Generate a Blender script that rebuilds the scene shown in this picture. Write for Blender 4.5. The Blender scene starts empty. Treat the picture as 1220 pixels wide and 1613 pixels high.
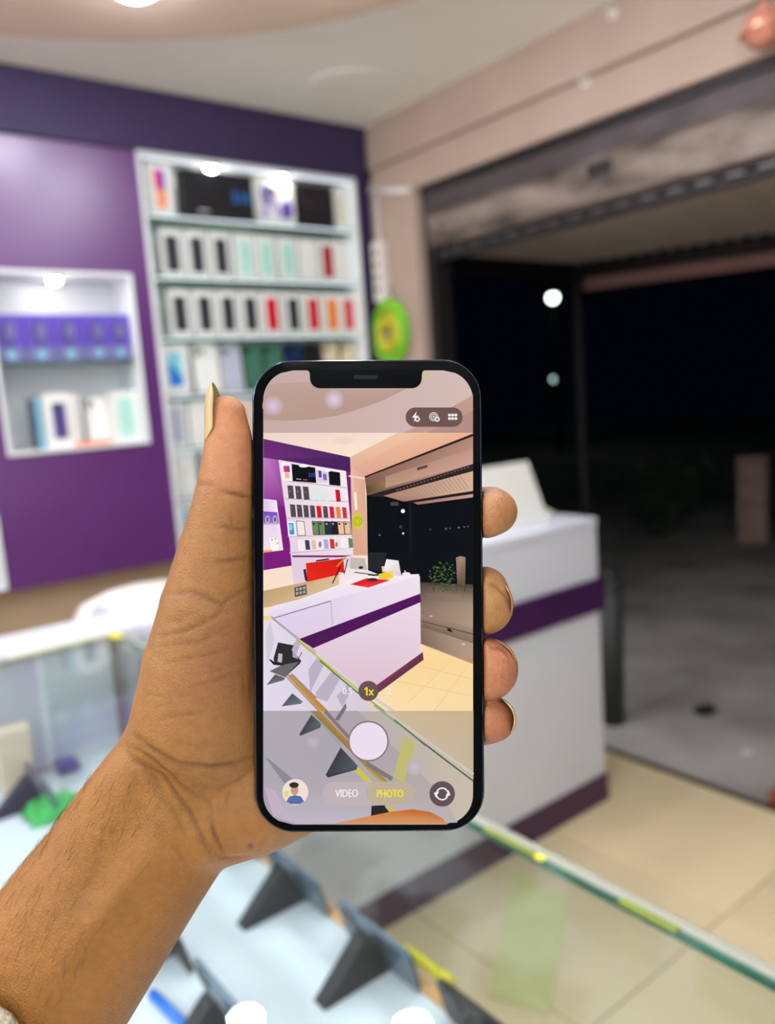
import bpy, bmesh, math, random
import numpy as np
from mathutils import Matrix, Vector

random.seed(4)
SC = bpy.context.scene
COL = SC.collection
PI = math.pi

# ------------------------------------------------------------------ camera
FPX = 1269.5                       # focal length in pixels of the 1220 x 1613 frame
CAM = Vector((0.0, 0.0, 1.45))
YAW, PITCH, ROLL = [math.radians(a) for a in (37.787, 8.27, -4.093)]
FWD = Vector((math.sin(YAW) * math.cos(PITCH), math.cos(YAW) * math.cos(PITCH), -math.sin(PITCH)))
_r0 = Vector((math.cos(YAW), -math.sin(YAW), 0.0))
_u0 = _r0.cross(FWD)
RGT = math.cos(ROLL) * _r0 + math.sin(ROLL) * _u0
UPV = -math.sin(ROLL) * _r0 + math.cos(ROLL) * _u0
PHONE_D = 0.2506                   # lens to phone glass

cam_data = bpy.data.cameras.new('camera')
cam_data.sensor_fit = 'VERTICAL'
cam_data.sensor_height = 36.0
cam_data.sensor_width = 36.0
cam_data.lens = FPX / 1613.0 * 36.0
cam_data.clip_start = 0.01
cam_data.clip_end = 200.0
cam_data.dof.use_dof = True
cam_data.dof.focus_distance = PHONE_D
cam_data.dof.aperture_fstop = cam_data.lens / 3.6      # a 3.6 mm wide pupil
cam = bpy.data.objects.new('camera', cam_data)
COL.objects.link(cam)
cam.matrix_world = Matrix(((RGT.x, UPV.x, -FWD.x, CAM.x), (RGT.y, UPV.y, -FWD.y, CAM.y),
                           (RGT.z, UPV.z, -FWD.z, CAM.z), (0, 0, 0, 1)))
SC.camera = cam

# ------------------------------------------------------------------ world, exposure
world = bpy.data.worlds.new('night')
SC.world = world
world.use_nodes = True
world.node_tree.nodes['Background'].inputs[0].default_value = (0.10, 0.16, 0.30, 1)
world.node_tree.nodes['Background'].inputs[1].default_value = 0.007
SC.view_settings.view_transform = 'Standard'
SC.view_settings.look = 'None'
SC.view_settings.gamma = 1.0
SC.view_settings.use_curve_mapping = False
SC.view_settings.exposure = 0.0
SC.cycles.max_bounces = 10
SC.cycles.transparent_max_bounces = 24
SC.cycles.caustics_reflective = False
SC.cycles.caustics_refractive = False
SC.cycles.sample_clamp_indirect = 4.0

LAMP = 190.0           # ceiling downlights
CAB_LAMP = 110.0
FILL_TUBE = 115.0       # fill tubes added on the unseen walls


def px(x, y, z_plane=None, X=None, Y=None):
    """world point on a plane under a picture point (used to place the measured things)"""
    d = RGT * ((x - 610) / FPX) - UPV * ((y - 806.5) / FPX) + FWD
    if z_plane is not None:
        t = (z_plane - CAM.z) / d.z
    elif X is not None:
        t = X / d.x
    else:
        t = Y / d.y
    return CAM + d * t


# ------------------------------------------------------------------ materials
def lin(c):
    return tuple(((v / 255) / 12.92 if v / 255 <= 0.04045 else ((v / 255 + 0.055) / 1.055) ** 2.4) for v in c)


def mat(name, rgb, rough=0.5, metal=0.0, var=0.06, scale=12.0, bump=0.0, spec=0.5, coat=0.0, emit=None):
    m = bpy.data.materials.new(name)
    m.use_nodes = True
    nt = m.node_tree
    b = nt.nodes['Principled BSDF']
    c = lin(rgb)
    b.inputs['Roughness'].default_value = rough
    b.inputs['Metallic'].default_value = metal
    b.inputs['Specular IOR Level'].default_value = spec
    b.inputs['Coat Weight'].default_value = coat
    tc = nt.nodes.new('ShaderNodeTexCoord')
    n = nt.nodes.new('ShaderNodeTexNoise')
    n.inputs['Scale'].default_value = scale
    n.inputs['Detail'].default_value = 4
    nt.links.new(tc.outputs['Object'], n.inputs['Vector'])
    r = nt.nodes.new('ShaderNodeValToRGB')
    r.color_ramp.elements[0].position = 0.3
    r.color_ramp.elements[1].position = 0.7
    r.color_ramp.elements[0].color = tuple(v * (1 - var) for v in c) + (1,)
    r.color_ramp.elements[1].color = tuple(min(1, v * (1 + var)) for v in c) + (1,)
    nt.links.new(n.outputs['Fac'], r.inputs['Fac'])
    nt.links.new(r.outputs['Color'], b.inputs['Base Color'])
    if bump:
        bp = nt.nodes.new('ShaderNodeBump')
        bp.inputs['Strength'].default_value = bump
        bp.inputs['Distance'].default_value = 0.01
        nt.links.new(n.outputs['Fac'], bp.inputs['Height'])
        nt.links.new(bp.outputs['Normal'], b.inputs['Normal'])
    if emit:
        b.inputs['Emission Color'].default_value = c + (1,)
        b.inputs['Emission Strength'].default_value = emit
    return m


def glass_mat(name, tint, gloss=1.0, rough=0.0):
    """clear pane: lets light straight through, mirrors by Fresnel"""
    m = bpy.data.materials.new(name)
    m.use_nodes = True
    nt = m.node_tree
    nt.nodes.clear()
    out = nt.nodes.new('ShaderNodeOutputMaterial')
    mx = nt.nodes.new('ShaderNodeMixShader')
    tr = nt.nodes.new('ShaderNodeBsdfTransparent')
    gl = nt.nodes.new('ShaderNodeBsdfGlossy')
    fr = nt.nodes.new('ShaderNodeLayerWeight')          # same from both sides of the pane
    fr.inputs['Blend'].default_value = 0.5
    pw = nt.nodes.new('ShaderNodeMath')
    pw.operation = 'POWER'
    pw.inputs[1].default_value = 5.0
    mu = nt.nodes.new('ShaderNodeMath')
    mu.operation = 'MULTIPLY_ADD'
    mu.inputs[1].default_value = 0.9 * gloss
    mu.inputs[2].default_value = 0.035 * gloss
    nt.links.new(fr.outputs['Facing'], pw.inputs[0])
    gl.inputs['Roughness'].default_value = rough
    tr.inputs['Color'].default_value = lin(tint) + (1,)
    nt.links.new(pw.outputs[0], mu.inputs[0])
    nt.links.new(mu.outputs[0], mx.inputs[0])
    nt.links.new(tr.outputs[0], mx.inputs[1])
    nt.links.new(gl.outputs[0], mx.inputs[2])
    nt.links.new(mx.outputs[0], out.inputs['Surface'])
    return m


def emit_mat(name, rgb, strength):
    m = bpy.data.materials.new(name)
    m.use_nodes = True
    nt = m.node_tree
    nt.nodes.clear()
    out = nt.nodes.new('ShaderNodeOutputMaterial')
    e = nt.nodes.new('ShaderNodeEmission')
    e.inputs['Color'].default_value = lin(rgb) + (1,)
    e.inputs['Strength'].default_value = strength
    nt.links.new(e.outputs[0], out.inputs['Surface'])
    return m


def attr_mat(name, emission=False, rough=0.5, bump=None, sss=0.0, spec=0.4):
    """colour from the mesh's own 'Col' attribute"""
    m = bpy.data.materials.new(name)
    m.use_nodes = True
    nt = m.node_tree
    b = nt.nodes['Principled BSDF']
    a = nt.nodes.new('ShaderNodeAttribute')
    a.attribute_name = 'Col'
    b.inputs['Roughness'].default_value = rough
    b.inputs['Specular IOR Level'].default_value = spec
    if emission:
        b.inputs['Base Color'].default_value = (0.001, 0.001, 0.001, 1)
        nt.links.new(a.outputs['Color'], b.inputs['Emission Color'])
        b.inputs['Emission Strength'].default_value = 1.0
    else:
        nt.links.new(a.outputs['Color'], b.inputs['Base Color'])
    if sss:
        b.inputs['Subsurface Weight'].default_value = sss
        b.inputs['Subsurface Radius'].default_value = (0.004, 0.0016, 0.0008)
        b.inputs['Subsurface Scale'].default_value = 1.0
    return m


M = {}
M['ceiling'] = mat('ceiling_paint', (250, 249, 244), 0.9, var=0.02, scale=3)
M['disc'] = mat('disc_paint', (224, 202, 184), 0.9, var=0.02, scale=3)
M['pink'] = mat('pink_beige_paint', (172, 150, 136), 0.8, var=0.04, scale=5, bump=0.05)
M['beige'] = mat('beige_paint', (180, 158, 130), 0.8, var=0.05, scale=5)
M['purple'] = mat('purple_laminate', (82, 22, 100), 0.33, var=0.05, scale=6, spec=1.0)
M['purple_dark'] = mat('header_and_unlit_purple', (40, 28, 68), 0.6, var=0.05, scale=6)
M['white'] = mat('white_laminate', (214, 217, 229), 0.35, var=0.015, scale=4)
M['cab_white'] = mat('cabinet_white', (228, 230, 232), 0.5, var=0.015, scale=4)
M['shelf_glass'] = mat('pale_green_shelf', (216, 230, 222), 0.25, var=0.02)
M['tile'] = mat('cream_tile', (228, 208, 168), 0.35, var=0.05, scale=2.2)
M['grout'] = mat('grout', (204, 188, 156), 0.9)
M['ground'] = mat('outdoor_concrete', (166, 162, 156), 0.95, var=0.35, scale=1.7, bump=0.5)
M['black'] = mat('black_plastic', (22, 24, 27), 0.35, var=0.1)
M['black_gloss'] = mat('black_gloss', (8, 9, 12), 0.12, var=0.0)
M['charcoal'] = mat('charcoal_print', (40, 44, 52), 0.35, var=0.1, scale=40)
M['box_white'] = mat('box_white', (232, 232, 228), 0.45, var=0.015)
M['box_black'] = mat('box_black', (16, 18, 26), 0.3, var=0.1)
M['mint'] = mat('mint_print', (176, 224, 212), 0.4, var=0.03)
M['red'] = mat('red_print', (206, 8, 40), 0.35, var=0.05)
M['dark_red'] = mat('dark_red_print', (168, 6, 32), 0.35, var=0.05)
M['coral'] = mat('coral_print', (206, 46, 66), 0.35, var=0.05)
M['orange'] = mat('orange_print', (240, 130, 50), 0.35, var=0.05)
M['green'] = mat('green_phone', (66, 112, 92), 0.25, var=0.06)
M['navy'] = mat('navy_phone', (22, 42, 84), 0.25, var=0.08)
M['cream'] = mat('cream_phone', (226, 212, 180), 0.3, var=0.03)
M['pearl'] = mat('pearl_phone', (236, 236, 230), 0.25, var=0.02)
M['silver_lilac'] = mat('lilac_phone', (186, 188, 206), 0.3, var=0.03)
M['blue'] = mat('blue_print', (40, 130, 214), 0.35, var=0.05)
M['sky'] = mat('sky_print', (130, 214, 226), 0.35, var=0.05)
M['magenta'] = mat('magenta_print', (232, 40, 120), 0.4, var=0.05)
M['violet'] = mat('violet_print', (92, 70, 180), 0.4, var=0.05)
M['violet_dark'] = mat('dark_violet_print', (74, 62, 124), 0.4, var=0.08)
M['lilac'] = mat('lilac_print', (176, 160, 214), 0.4, var=0.05)
M['slate'] = mat('slate_print', (110, 110, 160), 0.4, var=0.1)
M['teal'] = mat('teal_print', (126, 178, 196), 0.4, var=0.05)
M['peach'] = mat('peach_print', (244, 178, 146), 0.4, var=0.05)
M['steel_stained'] = None
M['metal'] = mat('grey_metal', (96, 92, 92), 0.4, 0.7, var=0.1)
M['dark_metal'] = mat('dark_metal', (34, 30, 32), 0.5, 0.4, var=0.2)
M['awning'] = mat('corrugated_sheet', (206, 192, 182), 0.6, 0.1, var=0.12, scale=5)
M['lip'] = mat('shade_painted_lip', (74, 64, 66), 0.6, 0.2, var=0.3, scale=9)
M['fascia'] = mat('pink_fascia', (190, 144, 140), 0.7, var=0.1)
M['skirt'] = mat('skirting_purple', (62, 26, 66), 0.35, var=0.05)
M['band'] = mat('band_purple', (58, 18, 72), 0.35, var=0.05)
M['cable_green'] = mat('cable_green', (132, 206, 40), 0.4, var=0.05)
M['cable_yellow'] = mat('cable_yellow', (206, 196, 50), 0.4, var=0.08)
M['pvc'] = mat('white_pvc', (226, 218, 212), 0.4, var=0.02)
M['copper'] = mat('copper_pink', (214, 142, 120), 0.2, 0.35, var=0.08)
M['yellow'] = mat('yellow_tape', (240, 226, 40), 0.4, var=0.04)
M['pale_yellow'] = mat('pale_yellow_strip', (206, 206, 146), 0.5, var=0.06)
M['olive'] = mat('olive_tape', (120, 132, 40), 0.4, var=0.15, scale=60)
M['glass_edge'] = mat('green_glass_edge', (56, 104, 86), 0.1, var=0.3, scale=40)
M['trim_white'] = mat('translucent_white_trim', (158, 160, 148), 0.25, var=0.03)
M['case_white'] = mat('case_white', (206, 217, 223), 0.5, var=0.02)
M['case_panel'] = mat('case_grey_panel', (196, 204, 210), 0.5, var=0.03)
M['strip_wood'] = mat('tan_wood_strip', (196, 150, 96), 0.5, var=0.15, scale=30)
M['post_brown'] = mat('brown_grey_post', (128, 112, 100), 0.5)
M['stand'] = mat('black_stand', (20, 30, 35), 0.5, var=0.15, scale=30)
M['phone_side'] = mat('phone_blue_grey', (96, 116, 132), 0.25, 0.4, var=0.05)
M['pen_blue'] = mat('pen_blue', (20, 110, 214), 0.3)
M['cloth_green'] = mat('green_cloth', (46, 168, 70), 0.8, var=0.15)
M['cloth_mauve'] = mat('mauve_cloth', (150, 128, 140), 0.9, var=0.15)
M['stone'] = mat('post_stone', (176, 148, 132), 0.95, var=0.2, scale=14, bump=0.4)
M['leaf'] = mat('leaf_green', (52, 74, 40), 0.7, var=0.3)
M['brick'] = mat('brick_red', (150, 74, 56), 0.9, var=0.2)
M['debris'] = mat('debris', (30, 26, 26), 0.9, var=0.2)
M['litter'] = mat('litter_white', (214, 210, 206), 0.8)
M['grey_bin'] = mat('grey_plastic', (46, 49, 49), 0.6)
M['shelf_glass'] = glass_mat('pale_green_shelf_glass', (222, 238, 230), 0.6)
M['glass_top'] = glass_mat('clear_glass_top', (250, 253, 253))
M['glass_front'] = glass_mat('clear_glass_front', (250, 253, 252), 1.0)
M['lamp'] = emit_mat('lamp_glow', (244, 248, 255), LAMP)
M['tube'] = emit_mat('tube_glow', (240, 246, 255), FILL_TUBE)
M['shelf_led'] = emit_mat('shelf_led_glow', (235, 245, 255), 2.0)
M['led'] = emit_mat('case_led_glow', (225, 240, 255), 10.5)
M['cab_lamp'] = emit_mat('cabinet_lamp_glow', (255, 252, 245), CAB_LAMP)
M['street'] = emit_mat('street_glow', (235, 255, 235), 9.0)
M['street_dim'] = emit_mat('street_glow_dim', (190, 225, 225), 2.2)


def stained_steel():
    m = bpy.data.materials.new('stained_steel_sheet')
    m.use_nodes = True
    nt = m.node_tree
    b = nt.nodes['Principled BSDF']
    b.inputs['Roughness'].default_value = 0.55
    b.inputs['Metallic'].default_value = 0.25
    tc = nt.nodes.new('ShaderNodeTexCoord')
    mp = nt.nodes.new('ShaderNodeMapping')
    mp.inputs['Scale'].default_value = (1, 2.2, 7)
    n = nt.nodes.new('ShaderNodeTexNoise')
    n.inputs['Scale'].default_value = 1.6
    n.inputs['Detail'].default_value = 6
    r = nt.nodes.new('ShaderNodeValToRGB')
    e = r.color_ramp.elements
    e[0].position, e[0].color = 0.32, lin((52, 44, 42)) + (1,)
    e[1].position, e[1].color = 0.70, lin((150, 136, 128)) + (1,)
    k = e.new(0.5)
    k.color = lin((116, 102, 90)) + (1,)
    nt.links.new(tc.outputs['Object'], mp.inputs['Vector'])
    nt.links.new(mp.outputs[0], n.inputs['Vector'])
    nt.links.new(n.outputs['Fac'], r.inputs['Fac'])
    nt.links.new(r.outputs[0], b.inputs['Base Color'])
    return m


M['steel_stained'] = stained_steel()


# ------------------------------------------------------------------ mesh helpers
class MB:
    """collects shapes into one mesh"""

    def __init__(self):
        self.bm = bmesh.new()

    def box(self, x0, y0, z0, x1, y1, z1, bevel=0.0, seg=2):
        r = bmesh.ops.create_cube(self.bm, size=1.0)
        vs = r['verts']
        bmesh.ops.scale(self.bm, vec=(x1 - x0, y1 - y0, z1 - z0), verts=vs)
        bmesh.ops.translate(self.bm, vec=((x0 + x1) / 2, (y0 + y1) / 2, (z0 + z1) / 2), verts=vs)
        if bevel:
            es = list({e for v in vs for e in v.link_edges})
            bmesh.ops.bevel(self.bm, geom=es, offset=bevel, segments=seg, affect='EDGES', profile=0.6)
        return self

    def cyl(self, a, b, r, r2=None, n=20, cap=True):
        a, b = Vector(a), Vector(b)
        d = b - a
        q = d.to_track_quat('Z', 'Y').to_matrix().to_4x4()
        mt = Matrix.Translation((a + b) / 2) @ q
        bmesh.ops.create_cone(self.bm, cap_ends=cap, segments=n, radius1=r, radius2=r if r2 is None else r2,
                              depth=d.length, matrix=mt)
        return self

    def ball(self, c, r, sx=1, sy=1, sz=1, sub=2):
        mt = Matrix.Translation(c) @ Matrix.Diagonal((sx, sy, sz, 1))
        bmesh.ops.create_icosphere(self.bm, subdivisions=sub, radius=r, matrix=mt)
        return self

    def poly(self, pts):
        self.bm.faces.new([self.bm.verts.new(p) for p in pts])
        return self

    def prism(self, pts, off):
        """closed polygon pts swept by vector off"""
        off = Vector(off)
        a = [self.bm.verts.new(p) for p in pts]
        b = [self.bm.verts.new(Vector(p) + off) for p in pts]
        n = len(a)
        self.bm.faces.new(a)
        self.bm.faces.new(b[::-1])
        for i in range(n):
            self.bm.faces.new((a[i], b[i], b[(i + 1) % n], a[(i + 1) % n]))
        return self

    def tube(self, pts, r, n=8, closed=False):
        pts = [Vector(p) for p in pts]
        rings = []
        N = len(pts)
        up = Vector((0.31, 0.22, 0.93))
        for i, p in enumerate(pts):
            if closed:
                t = pts[(i + 1) % N] - pts[i - 1]
            else:
                t = pts[min(i + 1, N - 1)] - pts[max(i - 1, 0)]
            t.normalize()
            a = t.cross(up).normalized()
            b = t.cross(a)
            rr = r[i] if isinstance(r, (list, tuple)) else r
            rings.append([self.bm.verts.new(p + a * math.cos(2 * PI * k / n) * rr + b * math.sin(2 * PI * k / n) * rr)
                          for k in range(n)])
        for i in range(N if closed else N - 1):
            A, B = rings[i], rings[(i + 1) % N]
            for k in range(n):
                self.bm.faces.new((A[k], A[(k + 1) % n], B[(k + 1) % n], B[k]))
        if not closed:
            self.bm.faces.new(rings[0][::-1])
            self.bm.faces.new(rings[-1])
        return self

    def build(self, name, m, parent=None, smooth=False, recalc=True):
        if recalc:
            bmesh.ops.recalc_face_normals(self.bm, faces=self.bm.faces[:])
        me = bpy.data.meshes.new(name)
        self.bm.to_mesh(me)
        self.bm.free()
        if smooth:
            for p in me.polygons:
                p.use_smooth = True
        me.materials.append(m)
        o = bpy.data.objects.new(name, me)
        COL.objects.link(o)
        if parent:
            o.parent = parent
        return o


def thing(name, label, cat, loc=(0, 0, 0), rz=0.0, group=None):
    o = bpy.data.objects.new(name, None)
    COL.objects.link(o)
    o.empty_display_size = 0.02
    o.location = loc
    o.rotation_euler = (0, 0, rz)
    o['label'] = label
    o['category'] = cat
    if group:
        o['group'] = group
    return o


def tag(o, label, cat, group=None):
    o['label'] = label
    o['category'] = cat
    if group:
        o['group'] = group
    return o


def struct(o):
    o['kind'] = 'structure'
    return o


def dup(root, loc, label=None, rz=None, group=None):
    r = root.copy()
    COL.objects.link(r)
    r.location = loc
    if rz is not None:
        r.rotation_euler = (0, 0, rz)
    if label:
        r['label'] = label
    if group:
        r['group'] = group
    for ch in list(root.children):
        c = ch.copy()
        COL.objects.link(c)
        c.parent = r
        for g in list(ch.children):
            d = g.copy()
            COL.objects.link(d)
            d.parent = c
    return r


def recolor(root, part, m):
    for ch in root.children:
        for o in [ch] + list(ch.children):
            if o.name.split('.')[0] == part:
                o.material_slots[0].link = 'OBJECT'
                o.material_slots[0].material = m


def rrect(w, h, r, n=6, cx=0.0, cy=0.0):
    """rounded rectangle outline, counter-clockwise"""
    out = []
    for (sx, sy, a0) in ((1, 1, 0), (-1, 1, 90), (-1, -1, 180), (1, -1, 270)):
        for k in range(n + 1):
            a = math.radians(a0 + 90 * k / n)
            out.append((cx + sx * (w / 2 - r) + r * math.cos(a), cy + sy * (h / 2 - r) + r * math.sin(a)))
    return out


def text_mesh(body, size, extrude=0.0, align='CENTER'):
    cu = bpy.data.curves.new('txt', 'FONT')
    cu.body = body
    cu.size = size
    cu.align_x = align
    cu.align_y = 'CENTER'
    cu.extrude = extrude
    cu.resolution_u = 3
    to = bpy.data.objects.new('txt', cu)
    COL.objects.link(to)
    dg = bpy.context.evaluated_depsgraph_get()
    me = bpy.data.meshes.new_from_object(to.evaluated_get(dg))
    bpy.data.objects.remove(to)
    bpy.data.curves.remove(cu)
    me.materials.clear()
    return me


def text_obj(name, body, size, m, parent, mw, extrude=0.0, align='CENTER'):
    me = text_mesh(body, size, extrude, align)
    me.materials.append(m)
    o = bpy.data.objects.new(name, me)
    COL.objects.link(o)
    o.parent = parent
    o.matrix_local = mw
    return o


# ================================================================== THE ROOM
YW = 3.14        # purple wall face
XF = 2.464       # shopfront wall face
ZC = 2.68        # ceiling
XL, YB = -1.9, -1.5

# floor: slab with cream tiles laid on it
floor = struct(MB().box(XL, YB, -0.12, XF + 0.02, YW + 0.1, -0.006).build('floor', M['grout']))
TS = 0.6
tile_me = None
ix = 0
x = XF + 0.015
while x > XL:
    y = 1.66
    ys = []
    yy = 1.66 + TS * 3
    while yy > YB:
        y1 = min(yy, YW + 0.09)
        y0 = max(yy - TS, YB)
        x1, x0 = x, max(x - TS, XL)
        if y1 - y0 > 0.02 and x1 - x0 > 0.02:
            if abs(y1 - y0 - TS) < 1e-6 and abs(x1 - x0 - TS) < 1e-6:
                if tile_me is None:
                    t = MB().box(-TS / 2 + 0.002, -TS / 2 + 0.002, -0.006, TS / 2 - 0.002, TS / 2 - 0.002, 0.0,
                                 0.0015, 1).build('tile', M['tile'], floor)
                    tile_me = t.data
                else:
                    t = bpy.data.objects.new('tile', tile_me)
                    COL.objects.link(t)
                    t.parent = floor
                t.location = ((x0 + x1) / 2, (y0 + y1) / 2, random.uniform(-0.0004, 0.0))
            else:
                MB().box(x0 + 0.002, y0 + 0.002, -0.006, x1 - 0.002, y1 - 0.002, 0.0, 0.0015, 1).build('tile', M['tile'], floor)
        yy -= TS
    x -= TS
# tile colour: each slab a shade of its own
nt = M['tile'].node_tree
_b = nt.nodes['Principled BSDF']
_src = _b.inputs['Base Color'].links[0].from_socket
oi = nt.nodes.new('ShaderNodeObjectInfo')
hs = nt.nodes.new('ShaderNodeHueSaturation')
mr = nt.nodes.new('ShaderNodeMapRange')
mr.inputs[3].default_value = 0.93
mr.inputs[4].default_value = 1.05
nt.links.new(oi.outputs['Random'], mr.inputs[0])
nt.links.new(mr.outputs[0], hs.inputs['Value'])
nt.links.new(_src, hs.inputs['Color'])
nt.links.new(hs.outputs[0], _b.inputs['Base Color'])

ceiling = struct(MB().box(XL, YB, ZC, XF + 0.3, YW + 0.4, ZC + 0.1).build('ceiling', M['ceiling']))
DC, DR = (0.437, 1.358), 1.533
disc = MB()
disc.cyl((DC[0], DC[1], ZC - 0.022), (DC[0], DC[1], ZC + 0.01), DR, n=128)
disc_o = disc.build('ceiling_disc', M['disc'], ceiling)
disc_o['label'] = 'pinkish beige round dropped panel'
# shallow round cover on the ceiling by the beam
MB().cyl((2.05, 2.715, ZC - 0.005), (2.05, 2.715, ZC), 0.132, 0.14, n=40).build('round_cover', M['ceiling'], ceiling)

for k in range(12):
    a = math.radians(29.9 + k * 28.6 if k < 2 else 29.9 + k * 30)
    lx, ly = DC[0] + 1.176 * math.cos(a), DC[1] + 1.176 * math.sin(a)
    if k == 0:
        l0 = thing('ceiling_downlight', '', 'lamp', (lx, ly, ZC - 0.022), 0, 'downlights in the round ceiling panel')
        b = MB()
        b.cyl((0, 0, -0.012), (0, 0, 0), 0.074, 0.08, n=32)
        b.build('rim', M['pvc'], l0)
        b = MB()
        b.ball((0, 0, -0.010), 0.06, 1, 1, 0.35, 3)
        b.build('diffuser', M['lamp'], l0, True)
        l = l0
    else:
        l = dup(l0, (lx, ly, ZC - 0.022))
    l['label'] = ('glowing round downlight in the ceiling panel, cut by the top edge of the photo' if k == 1 else
                  'round ceiling downlight out of view, %s one around the ring from the glowing one' % ['last', '', 'first', 'second', 'third', 'fourth', 'fifth', 'sixth', 'seventh', 'eighth', 'ninth', 'tenth'][k])

# unseen tube lights added on the walls to brighten ceiling, counter and hand
for k, (tx, ty, rz) in enumerate(((-0.9, YB + 0.02, 0.0), (XL + 0.02, 0.2, -PI / 2), (XL + 0.02, 2.0, -PI / 2))):
    t = thing('fill_tube_light', ['added unseen fill tube on the rear wall', 'added unseen fill tube on the left wall, nearer one', 'added unseen fill tube on the left wall, farther one'][k], 'lamp',
              (tx, ty, 2.30), rz, 'added fill tubes on the walls')
    MB().box(-0.62, -0.02, -0.03, 0.62, 0.02, 0.03, 0.004).build('batten', M['pvc'], t)
    MB().cyl((-0.59, 0.04, 0), (0.59, 0.04, 0), 0.016, n=16).build('tube', M['tube'], t, True)
    for sx in (-1, 1):
        MB().box(sx * 0.60 - 0.014, 0.02, -0.018, sx * 0.60 + 0.014, 0.06, 0.018, 0.003).build('tube_holder', M['pvc'], t)

# --- back wall: beige below, purple panelling above, with openings for cabinet and niches
CABX0, CABX1, CABZ0, CABZ1 = 1.330, 2.378, 0.842, 2.458
NX0, NX1, NZ0, NZ1 = 0.722, 1.257, 1.325, 1.985
N2X0, N2X1, N2Z0, N2Z1 = 0.12, 0.660, 0.845, 1.125
wall_back = struct(MB().box(XL, YW + 0.24, 0, XF + 0.25, YW + 0.36, ZC).build('wall_back', M['beige']))


def holed(x0, x1, z0, z1, holes, y0, y1):
    xs = sorted({x0, x1} | {h[i] for h in holes for i in (0, 1)})
    zs = sorted({z0, z1} | {h[i] for h in holes for i in (2, 3)})
    b = MB()
    for xa, xb in zip(xs, xs[1:]):
        run = None
        for za, zb in zip(zs, zs[1:]):
            solid = not any(h[0] <= (xa + xb) / 2 <= h[1] and h[2] <= (za + zb) / 2 <= h[3] for h in holes)
            if solid:
                run = (run[0], zb) if run else (za, zb)
            if (not solid or zb == zs[-1]) and run:
                b.box(xa, y0, run[0], xb, y1, run[1])
                run = None
    return b


holed(XL, XF, 0.835, 2.45, [(CABX0, CABX1, CABZ0, 2.46), (NX0, NX1, NZ0, NZ1), (N2X0, N2X1, N2Z0, N2Z1)],
      YW, YW + 0.235).build('purple_panel', M['purple'], wall_back)
MB().box(XL, YW - 0.022, 2.452, XF, YW + 0.235, ZC).build('header_panel', M['purple_dark'], wall_back)
MB().box(CABX1, YW - 0.004, 0.836, XF, YW + 0.001, 2.451).build('unlit_edge_panel', M['purple_dark'], wall_back)  # darker purple painted for the unlit strip beside the cabinet
MB().box(XL, YW + 0.10, 0, XF, YW + 0.235, 0.834).build('lower_panel', M['beige'], wall_back)

wall_right = struct(MB().box(XF, 2.818, 0, XF + 0.045, YW + 0.4, ZC).build('wall_right', M['pink']))
b = MB()
b.box(XF, YB, 2.345, XF + 0.28, 2.818, ZC)
b.build('beam', M['pink'], wall_right)
MB().box(XF - 0.022, YB, 2.487, XF, YW - 0.023, ZC + 0.03, 0.020, 4).build('beam_fascia', M['pink'], wall_right)
MB().box(XF, YB, 0, XF + 0.28, -0.9, 2.345).build('pillar', M['pink'], wall_right)
struct(MB().box(XL - 0.12, YB, 0, XL, YW + 0.4, ZC).build('wall_left', M['ceiling']))
struct(MB().box(XL, YB - 0.12, 0, XF + 0.28, YB, ZC).build('wall_rear', M['ceiling']))
trim = struct(MB().box(XF + 0.003, -0.9, -0.06, XF + 0.034, 2.818, 0.003, 0.002).build('trim_1', M['dark_metal']))

# small white hooks on the beam
for i, (hx, hy) in enumerate(((966, 22), (922, 128))):
    p = px(hx, hy, X=XF - 0.022 if i == 0 else XF)
    h = MB()
    xx = p.x
    h.box(xx - 0.006, p.y - 0.018, p.z - 0.014, xx, p.y + 0.018, p.z + 0.014, 0.003)
    h.tube([(xx - 0.004, p.y, p.z), (xx - 0.022, p.y, p.z - 0.006), (xx - 0.03, p.y, p.z + 0.012)], 0.005, 8)
    tag(h.build('wall_hook', M['pvc'], None, True),
        ['small white hook near the top of the pink beam', 'small white hook on the lower edge of the pink beam'][i], 'hook',
        'white hooks on the beam')

# ------------------------------------------------------------------ rolled-up shutter in the opening
sh = thing('roller_shutter', 'rolled-up steel roller shutter with stained cover sheet above the shop opening', 'shutter', (0, 0, 0))
MB().box(XF + 0.03, -0.9, 2.315, XF + 0.26, 2.815, 2.344).build('top_channel', M['dark_metal'], sh)
b = MB()
b.box(XF + 0.045, -0.9, 2.085, XF + 0.06, 2.80, 2.318, 0.003)
cv = b.build('cover_sheet', M['steel_stained'], sh)
p = px(944, 265, X=XF + 0.045)
b = MB()
b.box(XF + 0.035, p.y - 0.05, p.z - 0.022, XF + 0.046, p.y + 0.05, p.z + 0.022, 0.004)
b.build('name_plate', M['dark_metal'], cv)
b = MB()
for z0 in (2.232, 2.226):
    b.tube([(XF + 0.045, -0.9, z0), (XF + 0.045, 2.79, z0)], 0.006, 8)
b.build('pressed_rib', M['steel_stained'], cv, True)
MB().box(XF + 0.040, -0.9, 2.238, XF + 0.0455, 2.795, 2.312, 0.002).build('upper_shade_lip', M['lip'], sh)  # darker colour painted for shade on the cover's angled upper part
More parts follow.
